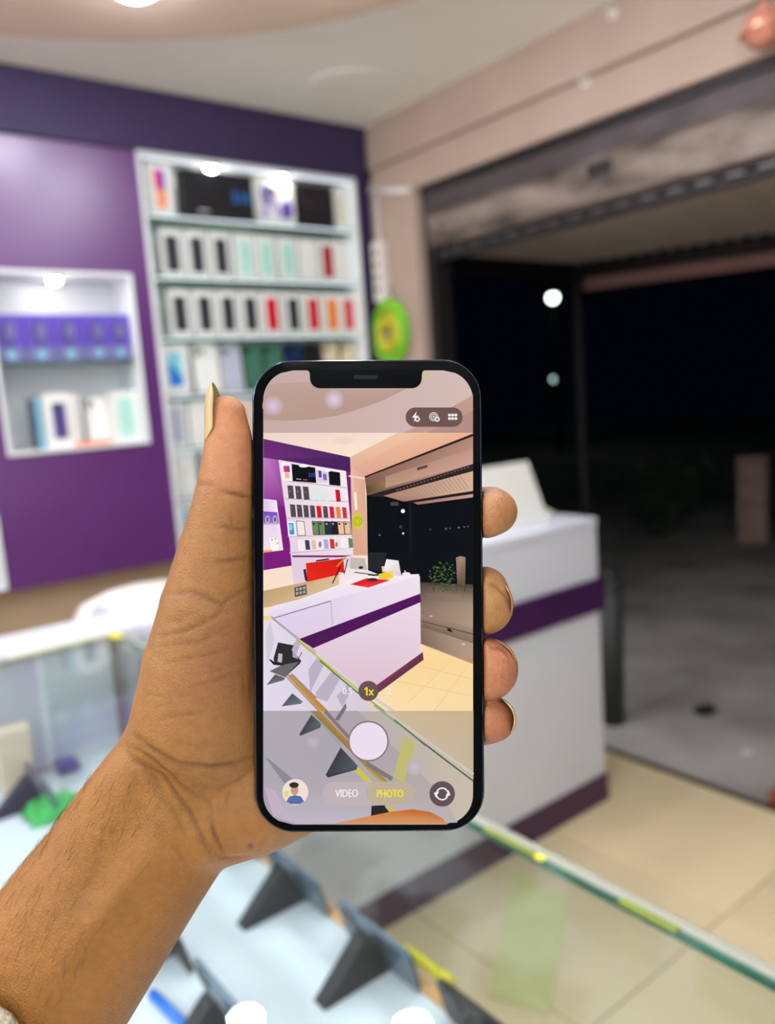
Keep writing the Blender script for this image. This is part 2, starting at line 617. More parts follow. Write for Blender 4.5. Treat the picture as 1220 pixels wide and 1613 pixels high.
# last slats hanging below the cover
for z0, z1 in ((2.056, 2.083), (2.024, 2.054)):
    MB().box(XF + 0.075, -0.9, z0, XF + 0.10, 2.79, z1, 0.008).build('slat', M['dark_metal'], sh)
for k in range(34):
    y = 2.74 - k * 0.105
    if k == 0:
        lk = MB().box(-0.008, -0.03, -0.006, 0.0, 0.03, 0.006, 0.002, 1).build('slat_clip', M['metal'], sh)
    else:
        c = lk.copy()
        COL.objects.link(c)
        c.parent = sh
        lk = c
    lk.location = (XF + 0.076, y, 2.056)
for y in (2.802, -0.898):
    MB().box(XF + 0.047, y - 0.03, -0.05, XF + 0.15, y + 0.022, 2.32, 0.003).build('guide_rail', M['dark_metal'], sh)

# ------------------------------------------------------------------ conduit, tag and coil by the pillar
cd = thing('white_conduit', 'white plastic conduit running across the top of the pink pillar', 'conduit', (0, 0, 0))
b = MB()
b.tube([(XF - 0.014, YW - 0.02, 2.40), (XF - 0.014, 2.83, 2.335)], 0.013, 12)
b.build('cross_pipe', M['pvc'], cd, True)
b = MB()
b.tube([(XF - 0.012, 3.075, 2.385), (XF - 0.012, 3.075, 1.2)], 0.008, 10)
b.build('down_pipe', M['pvc'], cd, True)
sp = thing('power_strip', 'long white plastic strip hanging on the pink pillar above the green coil', 'power strip', (XF, 0, 0))
MB().box(-0.045, 3.035, 1.885, -0.001, 3.105, 2.160, 0.008).build('casing', M['pvc'], sp)
for k in range(4):
    MB().box(-0.047, 3.055, 1.93 + k * 0.055, -0.044, 3.085, 1.955 + k * 0.055, 0.001, 1).build('socket', M['metal'], sp)
cc = px(614, 524, X=XF - 0.03)
coil = thing('cable_coil', 'oval coil of lime green cable hanging on the pink pillar', 'cable', tuple(cc))


def oval(ry, rz, dx, dy, ph):
    return [(dx + 0.006 * math.sin(3 * t + ph), dy + ry * math.cos(t), rz * math.sin(t) + 0.006 * math.sin(2 * t + ph))
            for t in [2 * PI * k / 40 for k in range(40)]]


for k in range(9):
    q = 1 - k * 0.085
    b = MB()
    b.tube(oval(0.118 * q + 0.004 * random.random(), 0.150 * q, -0.010 * (k % 3) + 0.006, 0.004 * math.sin(k * 2.1), k), 0.0085, 8, True)
    b.build('cable_loop', M['cable_green'] if k < 5 else M['cable_yellow'], coil, True)
b = MB()
b.tube([(0.0, 0, 0.15), (0.01, 0.0, 0.235), (0.02, 0.0, 0.25)], 0.005, 8)
b.build('hanging_tie', M['pvc'], coil, True)

# copper pink fitting at the upper right corner
cp = px(1203, 44, X=XF - 0.08)
fit = thing('hanging_ball', 'glossy copper-pink ball hanging from the beam at the upper right corner', 'ornament', tuple(cp))
MB().ball((0, 0, 0), 0.056, sub=4).build('ball', M['copper'], fit, True)
MB().cyl((0, 0, 0.05), (0, 0, 0.066), 0.016, 0.012, 16).build('cap', M['copper'], fit, True)
ringp = [(0.062 * math.cos(t), 0.062 * math.sin(t), -0.012) for t in [2 * PI * k / 36 for k in range(36)]]
MB().tube(ringp, 0.005, 8, True).build('ring', M['copper'], fit, True)
MB().tube([(0, 0, 0.064), (0, 0, 0.09), (0.04, 0, 0.10), (0.082, 0, 0.10)], 0.004).build('bracket', M['copper'], fit, True)

# ================================================================== DISPLAY CABINET
SHELF = [2.225, 1.985, 1.745, 1.510, 1.288, 1.080]
cab = thing('display_cabinet', 'tall white recessed display cabinet with six lit shelves of phone boxes', 'cabinet', (0, 0, 0))
YBK = YW + 0.20
MB().box(CABX0, YBK, CABZ0, CABX1, YBK + 0.03, CABZ1).build('back_panel', M['cab_white'], cab)
for xa in (CABX0, CABX1 - 0.014):
    MB().box(xa, YW - 0.012, CABZ0, xa + 0.014, YBK, CABZ1, 0.002).build('side_panel', M['cab_white'], cab)
MB().box(CABX0 + 0.014, YW - 0.012, CABZ1 - 0.016, CABX1 - 0.014, YBK, CABZ1, 0.002).build('top_panel', M['cab_white'], cab)
MB().box(CABX0 + 0.014, YW - 0.012, CABZ0, CABX1 - 0.014, YBK, CABZ0 + 0.016, 0.002).build('bottom_panel', M['cab_white'], cab)
for z in SHELF:
    MB().box(CABX0 + 0.014, YW + 0.002, z - 0.007, CABX1 - 0.014, YBK, z, 0.002).build('shelf', M['shelf_glass'], cab)


def spot(x, z, label, y=YW + 0.035):
    o = thing('cabinet_spotlight', label, 'lamp', (x, y, z), 0, 'spotlights in the display cabinets')
    b = MB()
    b.cyl((0, 0, -0.010), (0, 0, 0.0), 0.026, 0.03, n=24)
    b.build('rim', M['metal'], o)
    b = MB()
    b.ball((0, 0, -0.010), 0.022, 1, 1, 0.8, 2)
    b.build('bulb', M['cab_lamp'], o, True)
    return o


spot(1.665, CABZ1 - 0.016, 'bright spotlight under the cabinet top above the wide black box')
spot(2.005, CABZ1 - 0.016, 'bright spotlight under the cabinet top, right-hand one')
spot(1.745, CABZ1 - 0.016, 'small spotlight under the cabinet top just right of the brightest one', YBK - 0.05)


for z in [CABZ1 - 0.016] + SHELF:
    MB().box(CABX0 + 0.03, YW + 0.006, z - 0.012, CABX1 - 0.03, YW + 0.013, z - 0.0075, 0.001, 1).build('shelf_led', M['shelf_led'], cab)  # unseen strips added under the shelves to brighten the cabinet evenly

# --- goods: prototypes
def phone_box(w, h, d, label, group, print_m, pw, ph, name='phone_box', body=None, cam_m=None):
    """carton standing on its end: body, lifted lid seam and the phone printed on its face (front is -y)"""
    t = thing(name, label, 'box', (0, 0, 0), 0, group)
    MB().box(-w / 2, -d * 0.47, 0, w / 2, d / 2, h, 0.002).build('carton', body or M['box_white'], t)
    lid = MB().box(-w / 2 - 0.0008, -d / 2, 0.0, w / 2 + 0.0008, -d * 0.5 + d * 0.62, h + 0.0008, 0.002).build('lid', body or M['box_white'], t)
    b = MB()
    b.prism([(x_, -d / 2 - 0.0008, z_) for x_, z_ in rrect(pw, ph, 0.006, 4, 0, h / 2)], (0, 0.0012, 0))
    pr = b.build('phone_print', print_m, lid)
    b = MB()
    b.prism([(x_, -d / 2 - 0.0012, z_) for x_, z_ in rrect(pw * 0.42, pw * 0.42, 0.004, 3, -pw * 0.22, h / 2 + ph / 2 - pw * 0.3)], (0, 0.0006, 0))
    b.build('camera_print', cam_m or M['black'], lid)
    return t


WB, HB, DB = 0.092, 0.190, 0.05
bx0 = None
ORD = ['first', 'second', 'third', 'fourth', 'fifth', 'sixth', 'seventh', 'eighth', 'ninth']


def place_box(proto, x, z, label, m=None, cam_m=None, y=YW + 0.075, rz=0.0, group=None, first=False):
    o = proto if first else dup(proto, (x, y, z), label, rz, group)
    o.location = (x, y, z)
    o.rotation_euler = (0, 0, rz)
    o['label'] = label
    if m:
        recolor(o, 'phone_print', m)
    if cam_m:
        recolor(o, 'camera_print', cam_m)
    return o


proto = phone_box(WB, HB, DB, 'x', 'phone boxes on the second shelf', M['charcoal'], 0.056, 0.142)
row2 = [(1.461, 'charcoal'), (1.571, 'charcoal'), (1.682, 'charcoal'), (1.797, 'mint'), (1.902, 'mint'), (2.014, 'mint'),
        (2.122, 'pearl'), (2.228, 'dark_red'), (2.322, 'box_white')]
CN = dict(charcoal='dark grey', mint='pale mint', pearl='white', dark_red='dark red', box_white='plain white', red='bright red',
          orange='orange', coral='coral red')
for i, (x_, c) in enumerate(row2):
    place_box(proto, x_, SHELF[1], 'white box with %s phone print, %s from left on second shelf from top' % (CN[c], ORD[i]),
              M[c], M['black'] if c == 'charcoal' else M[c], first=(i == 0))
row3 = [(1.469, 'charcoal'), (1.580, 'charcoal'), (1.689, 'charcoal'), (1.798, 'charcoal'), (1.905, 'red'), (2.017, 'charcoal'),
        (2.125, 'red'), (2.231, 'orange'), (2.326, 'coral')]
for i, (x_, c) in enumerate(row3):
    place_box(proto, x_, SHELF[2], 'white box with %s phone print, %s from left on third shelf from top' % (CN[c], ORD[i]),
              M[c], M['black'] if c == 'charcoal' else M[c], group='phone boxes on the third shelf')

# top shelf
g1 = 'boxes on the top shelf'
t = thing('phone_box', 'narrow white box with pink and peach picture, left end of top shelf', 'box', (1.438, YW + 0.075, SHELF[0]), 0, g1)
MB().box(-0.052, -0.02, 0, 0.052, 0.03, 0.205, 0.002).build('carton', M['box_white'], t)
ld = MB().box(-0.0526, -0.025, 0, 0.0526, 0.0, 0.2056, 0.002).build('lid', M['box_white'], t)
for (x0, x1, z0, z1, m) in ((-0.022, 0.003, 0.105, 0.18, 'magenta'), (0.003, 0.022, 0.105, 0.18, 'violet'), (-0.022, 0.0, 0.03, 0.105, 'peach'), (0.0, 0.022, 0.03, 0.105, 'orange')):
    MB().box(x0, -0.0258, z0, x1, -0.0246, z1).build('picture_patch', M[m], ld)
t = thing('wide_black_box', 'wide black gift box with blue lettering on the top shelf', 'box', (1.687, YW + 0.06, SHELF[0]), 0, g1)
MB().box(-0.163, -0.015, 0, 0.163, 0.03, 0.192, 0.002).build('carton', M['box_black'], t)
MB().box(-0.164, -0.03, 0, 0.164, -0.012, 0.193, 0.002).build('lid', M['box_black'], t)
mt = Matrix.Translation((0.105, -0.0312, 0.095)) @ Matrix.Rotation(PI / 2, 4, 'X')
text_obj('lettering', 'S10', 0.062, M['blue'], t, mt, 0.0006)
MB().box(-0.10, -0.0308, 0.028, -0.05, -0.0298, 0.033).build('small_print', M['box_white'], t)
t = thing('phone_box', 'white box with a blurred purple and blue flower picture on the top shelf', 'box', (1.976, YW + 0.075, SHELF[0]), 0, g1)
MB().box(-0.094, -0.02, 0, 0.094, 0.03, 0.188, 0.002).build('carton', M['box_white'], t)
ld = MB().box(-0.095, -0.025, 0, 0.095, 0.0, 0.189, 0.002).build('lid', M['box_white'], t)
for cx_, cz_, rx_, rz_, m in ((-0.055, 0.125, 0.022, 0.05, 'slate'), (-0.02, 0.12, 0.025, 0.05, 'lilac'), (0.055, 0.07, 0.026, 0.042, 'violet'), (0.02, 0.06, 0.03, 0.03, 'lilac'), (0.0, 0.15, 0.04, 0.02, 'peach'), (-0.06, 0.05, 0.02, 0.025, 'lilac')):
    b = MB()
    b.prism([(cx_ + rx_ * math.cos(a), -0.0258, cz_ + rz_ * math.sin(a)) for a in [2 * PI * k / 18 for k in range(18)]], (0, 0.0012, 0))
    b.build('picture_patch', M[m], ld)
t = thing('square_black_box', 'square black box with small grey print near the right of the top shelf', 'box', (2.186, YW + 0.07, SHELF[0]), 0, g1)
MB().box(-0.092, -0.015, 0, 0.092, 0.03, 0.188, 0.002).build('carton', M['box_black'], t)
MB().box(-0.093, -0.03, 0, 0.093, -0.012, 0.189, 0.002).build('lid', M['box_black'], t)
MB().box(-0.07, -0.0308, 0.100, -0.02, -0.0298, 0.108).build('small_print', M['metal'], t)
MB().box(0.005, -0.0308, 0.104, 0.04, -0.0298, 0.108).build('small_print', M['metal'], t)
t = phone_box(0.07, 0.19, 0.05, 'plain white box at the right end of the top shelf', g1, M['cream'], 0.03, 0.12)
recolor(t, 'camera_print', M['cream'])
t.location = (2.325, YW + 0.08, SHELF[0])


# fourth shelf: a box, then phones leaning upright
def show_phone(w, h, m, label, group, bump_m):
    t = thing('display_phone', label, 'phone', (0, 0, 0), 0, group)
    b = MB()
    b.prism([(x_, -0.004, z_) for x_, z_ in rrect(w, h, 0.016, 6, 0, h / 2)], (0, 0.008, 0))
    b.build('body', m, t)
    b = MB()
    b.prism([(x_, -0.0044, z_) for x_, z_ in rrect(w + 0.003, h + 0.003, 0.017, 6, 0, h / 2)], (0, -0.0002, 0))
    fr = MB()
    o_ = rrect(w + 0.004, h + 0.004, 0.018, 6, 0, h / 2)
    i_ = rrect(w - 0.002, h - 0.002, 0.015, 6, 0, h / 2)
    b.bm.free()
    n = len(o_)
    for ya in (-0.006,):
        ov = [fr.bm.verts.new((q[0], ya, q[1])) for q in o_]
        iv = [fr.bm.verts.new((q[0], ya, q[1])) for q in i_]
        ob = [fr.bm.verts.new((q[0], 0.006, q[1])) for q in o_]
        for k in range(n):
            fr.bm.faces.new((ov[k], ov[(k + 1) % n], iv[(k + 1) % n], iv[k]))
            fr.bm.faces.new((ov[k], ob[k], ob[(k + 1) % n], ov[(k + 1) % n]))
    fr.build('case_rim', bump_m, t)
    cb = w * 0.42
    b = MB()
    b.prism([(x_, -0.007, z_) for x_, z_ in rrect(cb, cb, 0.009, 5, -w / 2 + cb / 2 + 0.006, h - cb / 2 - 0.006)], (0, 0.004, 0))
    cbo = b.build('camera_block', m, t)
    for dx_, dz_ in ((-0.25, 0.25), (-0.25, -0.25), (0.25, 0.0)):
        c0 = (-w / 2 + cb / 2 + 0.006 + dx_ * cb, -0.0075, h - cb / 2 - 0.006 + dz_ * cb)
        b = MB()
        b.cyl(c0, (c0[0], -0.0105, c0[2]), cb * 0.19, n=14)
        b.build('lens', M['black_gloss'], cbo)
    return t


g4 = 'phones and box on the fourth shelf'
t = phone_box(0.125, 0.205, 0.05, 'white box with blue and aqua phone picture, left end of fourth shelf', g4, M['blue'], 0.062, 0.135)
recolor(t, 'camera_print', M['sky'])
t.location = (1.418, YW + 0.072, SHELF[3])
ld = [c for c in t.children if c.name.startswith('lid')][0]
b = MB()
b.prism([(-0.030, -0.0266, 0.165), (0.030, -0.0266, 0.165), (0.030, -0.0266, 0.07), (-0.030, -0.0266, 0.14)], (0, 0.0012, 0))
b.build('picture_patch', M['sky'], ld)
f4 = [(1.565, 'pearl', 'white phone in a clear case', 0.112, 0.205), (1.683, 'silver_lilac', 'pale lilac-grey phone', 0.094, 0.195),
      (1.792, 'green', 'left one of two green phones in dark cases', 0.096, 0.200), (1.897, 'green', 'right one of two green phones in dark cases', 0.094, 0.200),
      (2.004, 'navy', 'navy blue phone', 0.092, 0.200), (2.108, 'black', 'black phone', 0.090, 0.200),
      (2.212, 'cream', 'cream phone, left of the two cream ones,', 0.090, 0.200), (2.313, 'cream', 'cream phone at the right end, beside another cream one,', 0.088, 0.200)]
for (x_, c, lb, w_, h_) in f4:
    o = show_phone(w_, h_, M[c], '%s standing on the fourth shelf' % lb, g4, M['pvc'] if c in ('pearl', 'silver_lilac') else M['black'])
    o.location = (x_, YW + 0.055, SHELF[3] + 0.002)
    o.rotation_euler = (math.radians(-6), 0, 0)

# fifth and sixth shelves, mostly behind the hand and phone
g5 = 'phone boxes on the fifth shelf'
cols5 = [('silver_lilac', 'grey', 1.40), ('pearl', 'white', 1.505), ('navy', 'navy', 1.61), ('peach', 'peach', 1.715), ('sky', 'aqua', 1.82), ('lilac', 'lilac', 1.925), ('red', 'red', 2.03),
         ('pearl', 'pearl white', 2.135), ('green', 'green', 2.24)]
for i, (c, nme, x_) in enumerate(cols5):
    place_box(proto, x_, SHELF[4], 'white box with %s phone print, %s from left on the fifth shelf' % (nme, ORD[i]), M[c], M[c], group=g5)
g6 = 'boxes on the two lowest cabinet shelves'
for i, (x_, c) in enumerate(((1.42, 'pearl'), (1.55, 'silver_lilac'))):
    place_box(proto, x_, SHELF[5], 'white box, %s from the left on the sixth shelf' % ORD[i], M[c], M[c], group=g6)
for i, (x_, c) in enumerate(((1.41, 'sky'), (1.53, 'pearl'))):
    place_box(proto, x_, CABZ0 + 0.016, 'pale box, %s from the left at the bottom of the cabinet' % ORD[i], M[c], M[c], group=g6)

# ================================================================== WALL NICHES
nic = thing('display_niche', 'white lit wall niche with purple boxes on a shelf, left of the cabinet', 'niche', (0, 0, 0))
MB().box(NX0, YBK, NZ0, NX1, YBK + 0.03, NZ1).build('back_panel', M['cab_white'], nic)
for xa in (NX0, NX1 - 0.012):
    MB().box(xa, YW - 0.01, NZ0, xa + 0.012, YBK, NZ1, 0.002).build('side_panel', M['cab_white'], nic)
MB().box(NX0 + 0.012, YW - 0.01, NZ1 - 0.014, NX1 - 0.012, YBK, NZ1, 0.002).build('top_panel', M['cab_white'], nic)
MB().box(NX0 + 0.012, YW - 0.01, NZ0, NX1 - 0.012, YBK, NZ0 + 0.012, 0.002).build('bottom_panel', M['cab_white'], nic)
MB().box(NX0 + 0.012, YW + 0.002, 1.651, NX1 - 0.012, YBK, 1.661, 0.002).build('shelf', M['shelf_glass'], nic)
spot(0.975, NZ1 - 0.014, 'bright spotlight under the top of the left niche')
gN = 'purple gadget boxes in the left niche'
pb = thing('gadget_box', '', 'box', (0, 0, 0), 0, gN)
MB().box(-0.050, -0.02, 0, 0.050, 0.04, 0.172, 0.002).build('carton', M['violet'], pb)
ld = MB().box(-0.0506, -0.026, 0.055, 0.0506, 0.0, 0.1726, 0.002).build('lid', M['violet'], pb)
b = MB()
b.prism([(0.031 * math.cos(a), -0.0272, 0.105 + 0.046 * math.sin(a)) for a in [2 * PI * k / 24 for k in range(24)]], (0, 0.0014, 0))
b.build('round_print', M['violet_dark'], ld)
b = MB()
b.prism([(0.006 + 0.017 * math.cos(a), -0.0280, 0.110 + 0.030 * math.sin(a)) for a in [2 * PI * k / 20 for k in range(20)]], (0, 0.001, 0))
b.build('inner_print', M['slate'], ld)
MB().box(-0.0506, -0.0262, 0, 0.0506, -0.005, 0.054, 0.002).build('lower_sleeve', M['slate'], pb)
b = MB()
b.prism([(0.016 * math.cos(a), -0.0270, 0.026 + 0.020 * math.sin(a)) for a in [2 * PI * k / 16 for k in range(16)]], (0, 0.001, 0))
b.build('pale_print', M['teal'], pb)
for i, x_ in enumerate((0.790, 0.897, 1.002, 1.108, 1.196)):
    o = pb if i == 0 else dup(pb, (0, 0, 0))
    o.location = (x_ if i < 4 else 1.193, YW + 0.06, 1.661)
    if i == 4:
        o.scale = (0.9, 1, 1)
    o['label'] = 'purple box with round device picture, %s from left in the niche' % ORD[i]
z_ = NZ0 + 0.012
gL = 'boxes at the bottom of the left niche'
t = phone_box(0.10, 0.205, 0.05, 'white box with dark blue phone print at bottom of the niche', gL, M['slate'], 0.05, 0.135)
recolor(t, 'phone_print', M['violet_dark'])
t.location = (0.930, YW + 0.06, z_)
t = thing('slim_box', 'slim teal-edged box standing behind the white phone box in the niche', 'box', (0.862, YW + 0.09, z_), 0, gL)
MB().box(-0.014, -0.03, 0, 0.014, 0.04, 0.19, 0.002).build('carton', M['teal'], t)
MB().box(-0.018, -0.031, 0, -0.010, 0.04, 0.191, 0.001).build('spine', M['navy'], t)
t = thing('slim_box', 'slim white box with a dark spine in the middle of the niche', 'box', (1.004, YW + 0.085, z_), 0, gL)
MB().box(-0.018, -0.03, 0, 0.018, 0.04, 0.195, 0.002).build('carton', M['box_white'], t)
MB().box(0.014, -0.031, 0, 0.022, 0.04, 0.192, 0.001).build('spine', M['charcoal'], t)
o = show_phone(0.085, 0.18, M['pearl'], 'white phone with a camera block standing in the niche beside the mint box', gL, M['pvc'])
o.location = (1.083, YW + 0.07, z_ + 0.002)
o.rotation_euler = (math.radians(-6), 0, 0)
t = phone_box(0.112, 0.200, 0.05, 'white box with mint phone print, right end of the niche bottom', gL, M['mint'], 0.058, 0.15)
recolor(t, 'camera_print', M['mint'])
t.location = (1.184, YW + 0.05, z_)
b = MB()
for k in range(5):
    b.box(0.968 + k * 0.029, YW + 0.005, z_, 0.994 + k * 0.029, YW + 0.021, z_ + 0.014 + 0.004 * (k % 2), 0.003)
tag(b.build('yellow_packets', M['orange'], None), 'row of small yellow-orange packets lying along the front of the niche', 'packet')

nic2 = thing('display_niche', 'lower white wall niche at the left edge of the photo', 'niche', (0, 0, 0))
MB().box(N2X0, YBK, N2Z0, N2X1, YBK + 0.03, N2Z1).build('back_panel', M['cab_white'], nic2)
for xa in (N2X0, N2X1 - 0.014):
    MB().box(xa, YW - 0.01, N2Z0, xa + 0.014, YBK, N2Z1, 0.002).build('side_panel', M['cab_white'], nic2)
for za in (N2Z0, N2Z1 - 0.014):
    MB().box(N2X0 + 0.014, YW - 0.01, za, N2X1 - 0.014, YBK, za + 0.014, 0.002).build('cross_panel', M['cab_white'], nic2)

# ================================================================== WHITE COUNTER
CY = 1.661
CXL = 0.60
co = thing('reception_counter', 'white shop counter with a purple band and purple skirting', 'counter', (0, 0, 0))
MB().box(CXL, CY + 0.006, 0.0, 2.150, 1.95, 0.975).build('body', M['white'], co)
MB().box(CXL - 0.004, CY - 0.004, 0.972, 2.158, 1.96, 1.0, 0.004).build('worktop', M['white'], co)
MB().box(CXL, CY, 0.794, 1.097, CY + 0.012, 0.968, 0.0015).build('upper_panel', M['white'], co)
MB().box(1.101, CY, 0.794, 2.156, CY + 0.012, 0.972, 0.0015).build('upper_panel', M['white'], co)
MB().box(CXL, CY, 0.10, 2.160, CY + 0.012, 0.683, 0.0015).build('lower_panel', M['white'], co)
MB().box(CXL, CY - 0.010, 0.684, 2.182, CY + 0.02, 0.793, 0.002).build('purple_band', M['band'], co)
MB().box(2.150, CY + 0.02, 0.684, 2.182, 1.955, 0.793, 0.002).build('purple_band', M['band'], co)
MB().box(CXL, CY - 0.006, 0.0, 2.171, CY + 0.02, 0.099, 0.002).build('skirting', M['skirt'], co)
MB().box(2.145, CY + 0.02, 0.0, 2.171, 1.955, 0.099, 0.002).build('skirting', M['skirt'], co)

MB().box(-0.35, CY + 0.001, 0.955, CXL - 0.005, 1.83, 1.0, 0.004).build('side_ledge', M['white'], co)
MB().box(-0.35, CY + 0.02, 0.0, CXL - 0.005, 1.81, 0.953).build('side_body', M['white'], co)

# things on it
tc_ = thing('tent_card', 'white folded tent card standing on the counter behind the phone', 'sign', (0, 0, 1.0))
b = MB()
b.prism([(1.73, 1.735, 0), (1.73, 1.835, 0.0), (1.745, 1.80, 0.198), (1.745, 1.785, 0.204)], (0.28, 0, 0))
for v in b.bm.verts:
    if v.co.z > 0.1 and v.co.x > 1.9:
        v.co.x -= 0.05
b.build('card', M['pearl'], tc_)
MB().box(1.727, 1.730, 0.0, 2.013, 1.838, 0.005, 0.002).build('base', M['white'], tc_)
t = thing('small_tin', 'small yellow-capped tin on the right end of the counter', 'tin', (2.075, 1.81, 1.0))
MB().cyl((0, 0, 0), (0, 0, 0.022), 0.026, n=20).build('can', M['box_white'], t)
MB().cyl((0, 0, 0.022), (0, 0, 0.030), 0.012, 0.010, n=16).build('cap', M['cable_yellow'], t)
t = thing('desk_mat', 'red mat lying on the counter behind the phone', 'mat', (1.45, 1.80, 1.0))
MB().box(-0.16, -0.10, 0, 0.16, 0.10, 0.004, 0.0015).build('pad', M['red'], t)
t = thing('yellow_cloth', 'folded yellow cloth lying on the counter behind the phone', 'cloth', (1.66, 1.80, 1.0))
for k in range(3):
    MB().box(-0.05 + 0.006 * k, -0.035, 0.010 * k, 0.05 - 0.004 * k, 0.035 - 0.004 * k, 0.010 * k + 0.010, 0.004).build('fold', M['yellow'], t, True)
t = thing('red_box', 'flat red box standing at the bottom of the display cabinet', 'box', (1.98, YW + 0.08, CABZ0 + 0.016))
MB().box(-0.24, -0.02, 0, 0.24, 0.02, 0.16, 0.003).build('carton', M['red'], t)
MB().box(-0.241, -0.021, 0.125, 0.241, 0.021, 0.161, 0.003).build('lid', M['dark_red'], t)
t = thing('computer_monitor', 'black monitor standing on the counter hidden behind the phone', 'monitor', (1.52, 1.90, 1.0))
MB().box(-0.10, -0.05, 0, 0.10, 0.04, 0.012, 0.003).build('foot', M['black'], t)
MB().box(-0.02, -0.005, 0.012, 0.02, 0.015, 0.12, 0.003).build('neck', M['black'], t)
MB().box(-0.12, -0.014, 0.05, 0.12, -0.004, 0.20, 0.003).build('panel', M['black_gloss'], t)

# white chair behind the counter
ch = thing('plastic_chair', 'white plastic chair with a rounded back behind the glass case', 'chair', (0.79, 2.40, 0), 0)
ch.scale = (0.94, 1, 1.09)
for sx in (-1, 1):
    for sy in (-1, 1):
        MB().cyl((sx * 0.23, sy * 0.2, 0), (sx * 0.19, sy * 0.18, 0.43), 0.018, 0.022, 10).build('leg', M['pvc'], ch, True)
MB().box(-0.22, -0.21, 0.42, 0.22, 0.21, 0.45, 0.012).build('seat', M['pvc'], ch)
b = MB()
arch = [(-0.21, 0.45), (-0.215, 0.68), (-0.20, 0.79), (-0.15, 0.845), (-0.08, 0.862), (0, 0.866), (0.08, 0.862), (0.15, 0.845), (0.20, 0.79), (0.215, 0.68), (0.21, 0.45)]
b.tube([(x_, -0.20 - 0.03 * (z_ - 0.45), z_) for x_, z_ in arch], 0.03, 10)
b.build('back_frame', M['pvc'], ch, True)
for k in range(5):
    xx = -0.14 + 0.07 * k
    MB().box(xx - 0.02, -0.215, 0.45, xx + 0.02, -0.203, 0.855, 0.004).build('back_slat', M['pvc'], ch)

# ================================================================== GLASS CASE
GX0, GX1, GY0, GY1, GZ = 0.03, 0.541, -0.55, 1.655, 1.0
SZ = 0.76
gc = thing('glass_display_case', 'long glass-topped display case with a white inner shelf in the foreground', 'display case', (0, 0, 0))
MB().box(GX0, GY0, GZ - 0.008, GX1 - 0.006, GY1, GZ).build('glass_top', M['glass_top'], gc)
MB().box(GX1 - 0.006, GY0, SZ + 0.004, GX1, GY1, GZ - 0.010).build('glass_front', M['glass_front'], gc)
MB().box(GX1 - 0.0055, GY0, GZ - 0.0085, GX1 - 0.002, GY1, GZ - 0.0005, 0.001).build('glass_edge', M['glass_edge'], gc)
MB().box(GX1 - 0.002, GY0, GZ - 0.012, GX1 + 0.011, GY1, GZ + 0.001, 0.003).build('edge_trim', M['trim_white'], gc)
MB().box(GX0, GY1 - 0.022, GZ - 0.010, GX1 - 0.006, GY1 + 0.004, GZ + 0.001, 0.002).build('edge_trim', M['trim_white'], gc)
MB().box(GX0, GY0, SZ - 0.018, GX1 - 0.006, GY1, SZ, 0.002).build('inner_shelf', M['case_white'], gc)
MB().box(GX0, GY1 - 0.016, SZ, GX1 - 0.01, GY1 - 0.004, GZ - 0.011).build('end_panel', M['case_panel'], gc)
MB().box(GX0, GY0, 0.0, GX1 - 0.02, GY1 - 0.02, SZ - 0.02).build('cupboard', M['white'], gc)
MB().box(GX1 - 0.022, GY0, SZ, GX1 - 0.008, GY1 - 0.02, SZ + 0.006, 0.001).build('wood_strip', M['strip_wood'], gc)
MB().box(GX0 + 0.004, GY0 + 0.02, GZ - 0.022, GX0 + 0.016, GY1 - 0.03, GZ - 0.012, 0.002).build('led_strip', M['led'], gc)
MB().box(GX1 - 0.022, GY1 - 0.020, SZ, GX1 - 0.007, GY1 - 0.004, GZ - 0.011, 0.002).build('corner_post', M['post_brown'], gc)
# torn tape left along the glass edge
for i, (y0, y1, m, w) in enumerate(((1.60, 1.652, 'yellow', 0.014), (0.50, 0.565, 'olive', 0.0025), (0.487, 0.497, 'yellow', 0.003), (0.345, 0.40, 'olive', 0.004),
                                   (1.0, 1.2, 'olive', 0.004), (0.61, 0.64, 'yellow', 0.002))):
    MB().box(GX1 - 0.006 - w, y0, GZ + 0.0002, GX1 - 0.001, y1, GZ + 0.0012).build('edge_tape', M[m], gc)
MB().box(0.33, GY1 - 0.018, GZ + 0.0012, 0.52, GY1 - 0.004, GZ + 0.002).build('edge_tape', M['pale_yellow'], gc)

# yellow packing strip on the shop floor, seen through the glass
b = MB()
fp = [px(811, 1370, 0.0), px(895, 1419, 0.0), px(864, 1600, 0.0), px(768, 1570, 0.0)]
b.prism([(p_.x, p_.y, 0.0005) for p_ in fp], (0, 0, 0.0025))
tag(b.build('floor_strip', M['pale_yellow'], None), 'pale yellow strip lying on the tiles, seen through the glass case', 'strip')


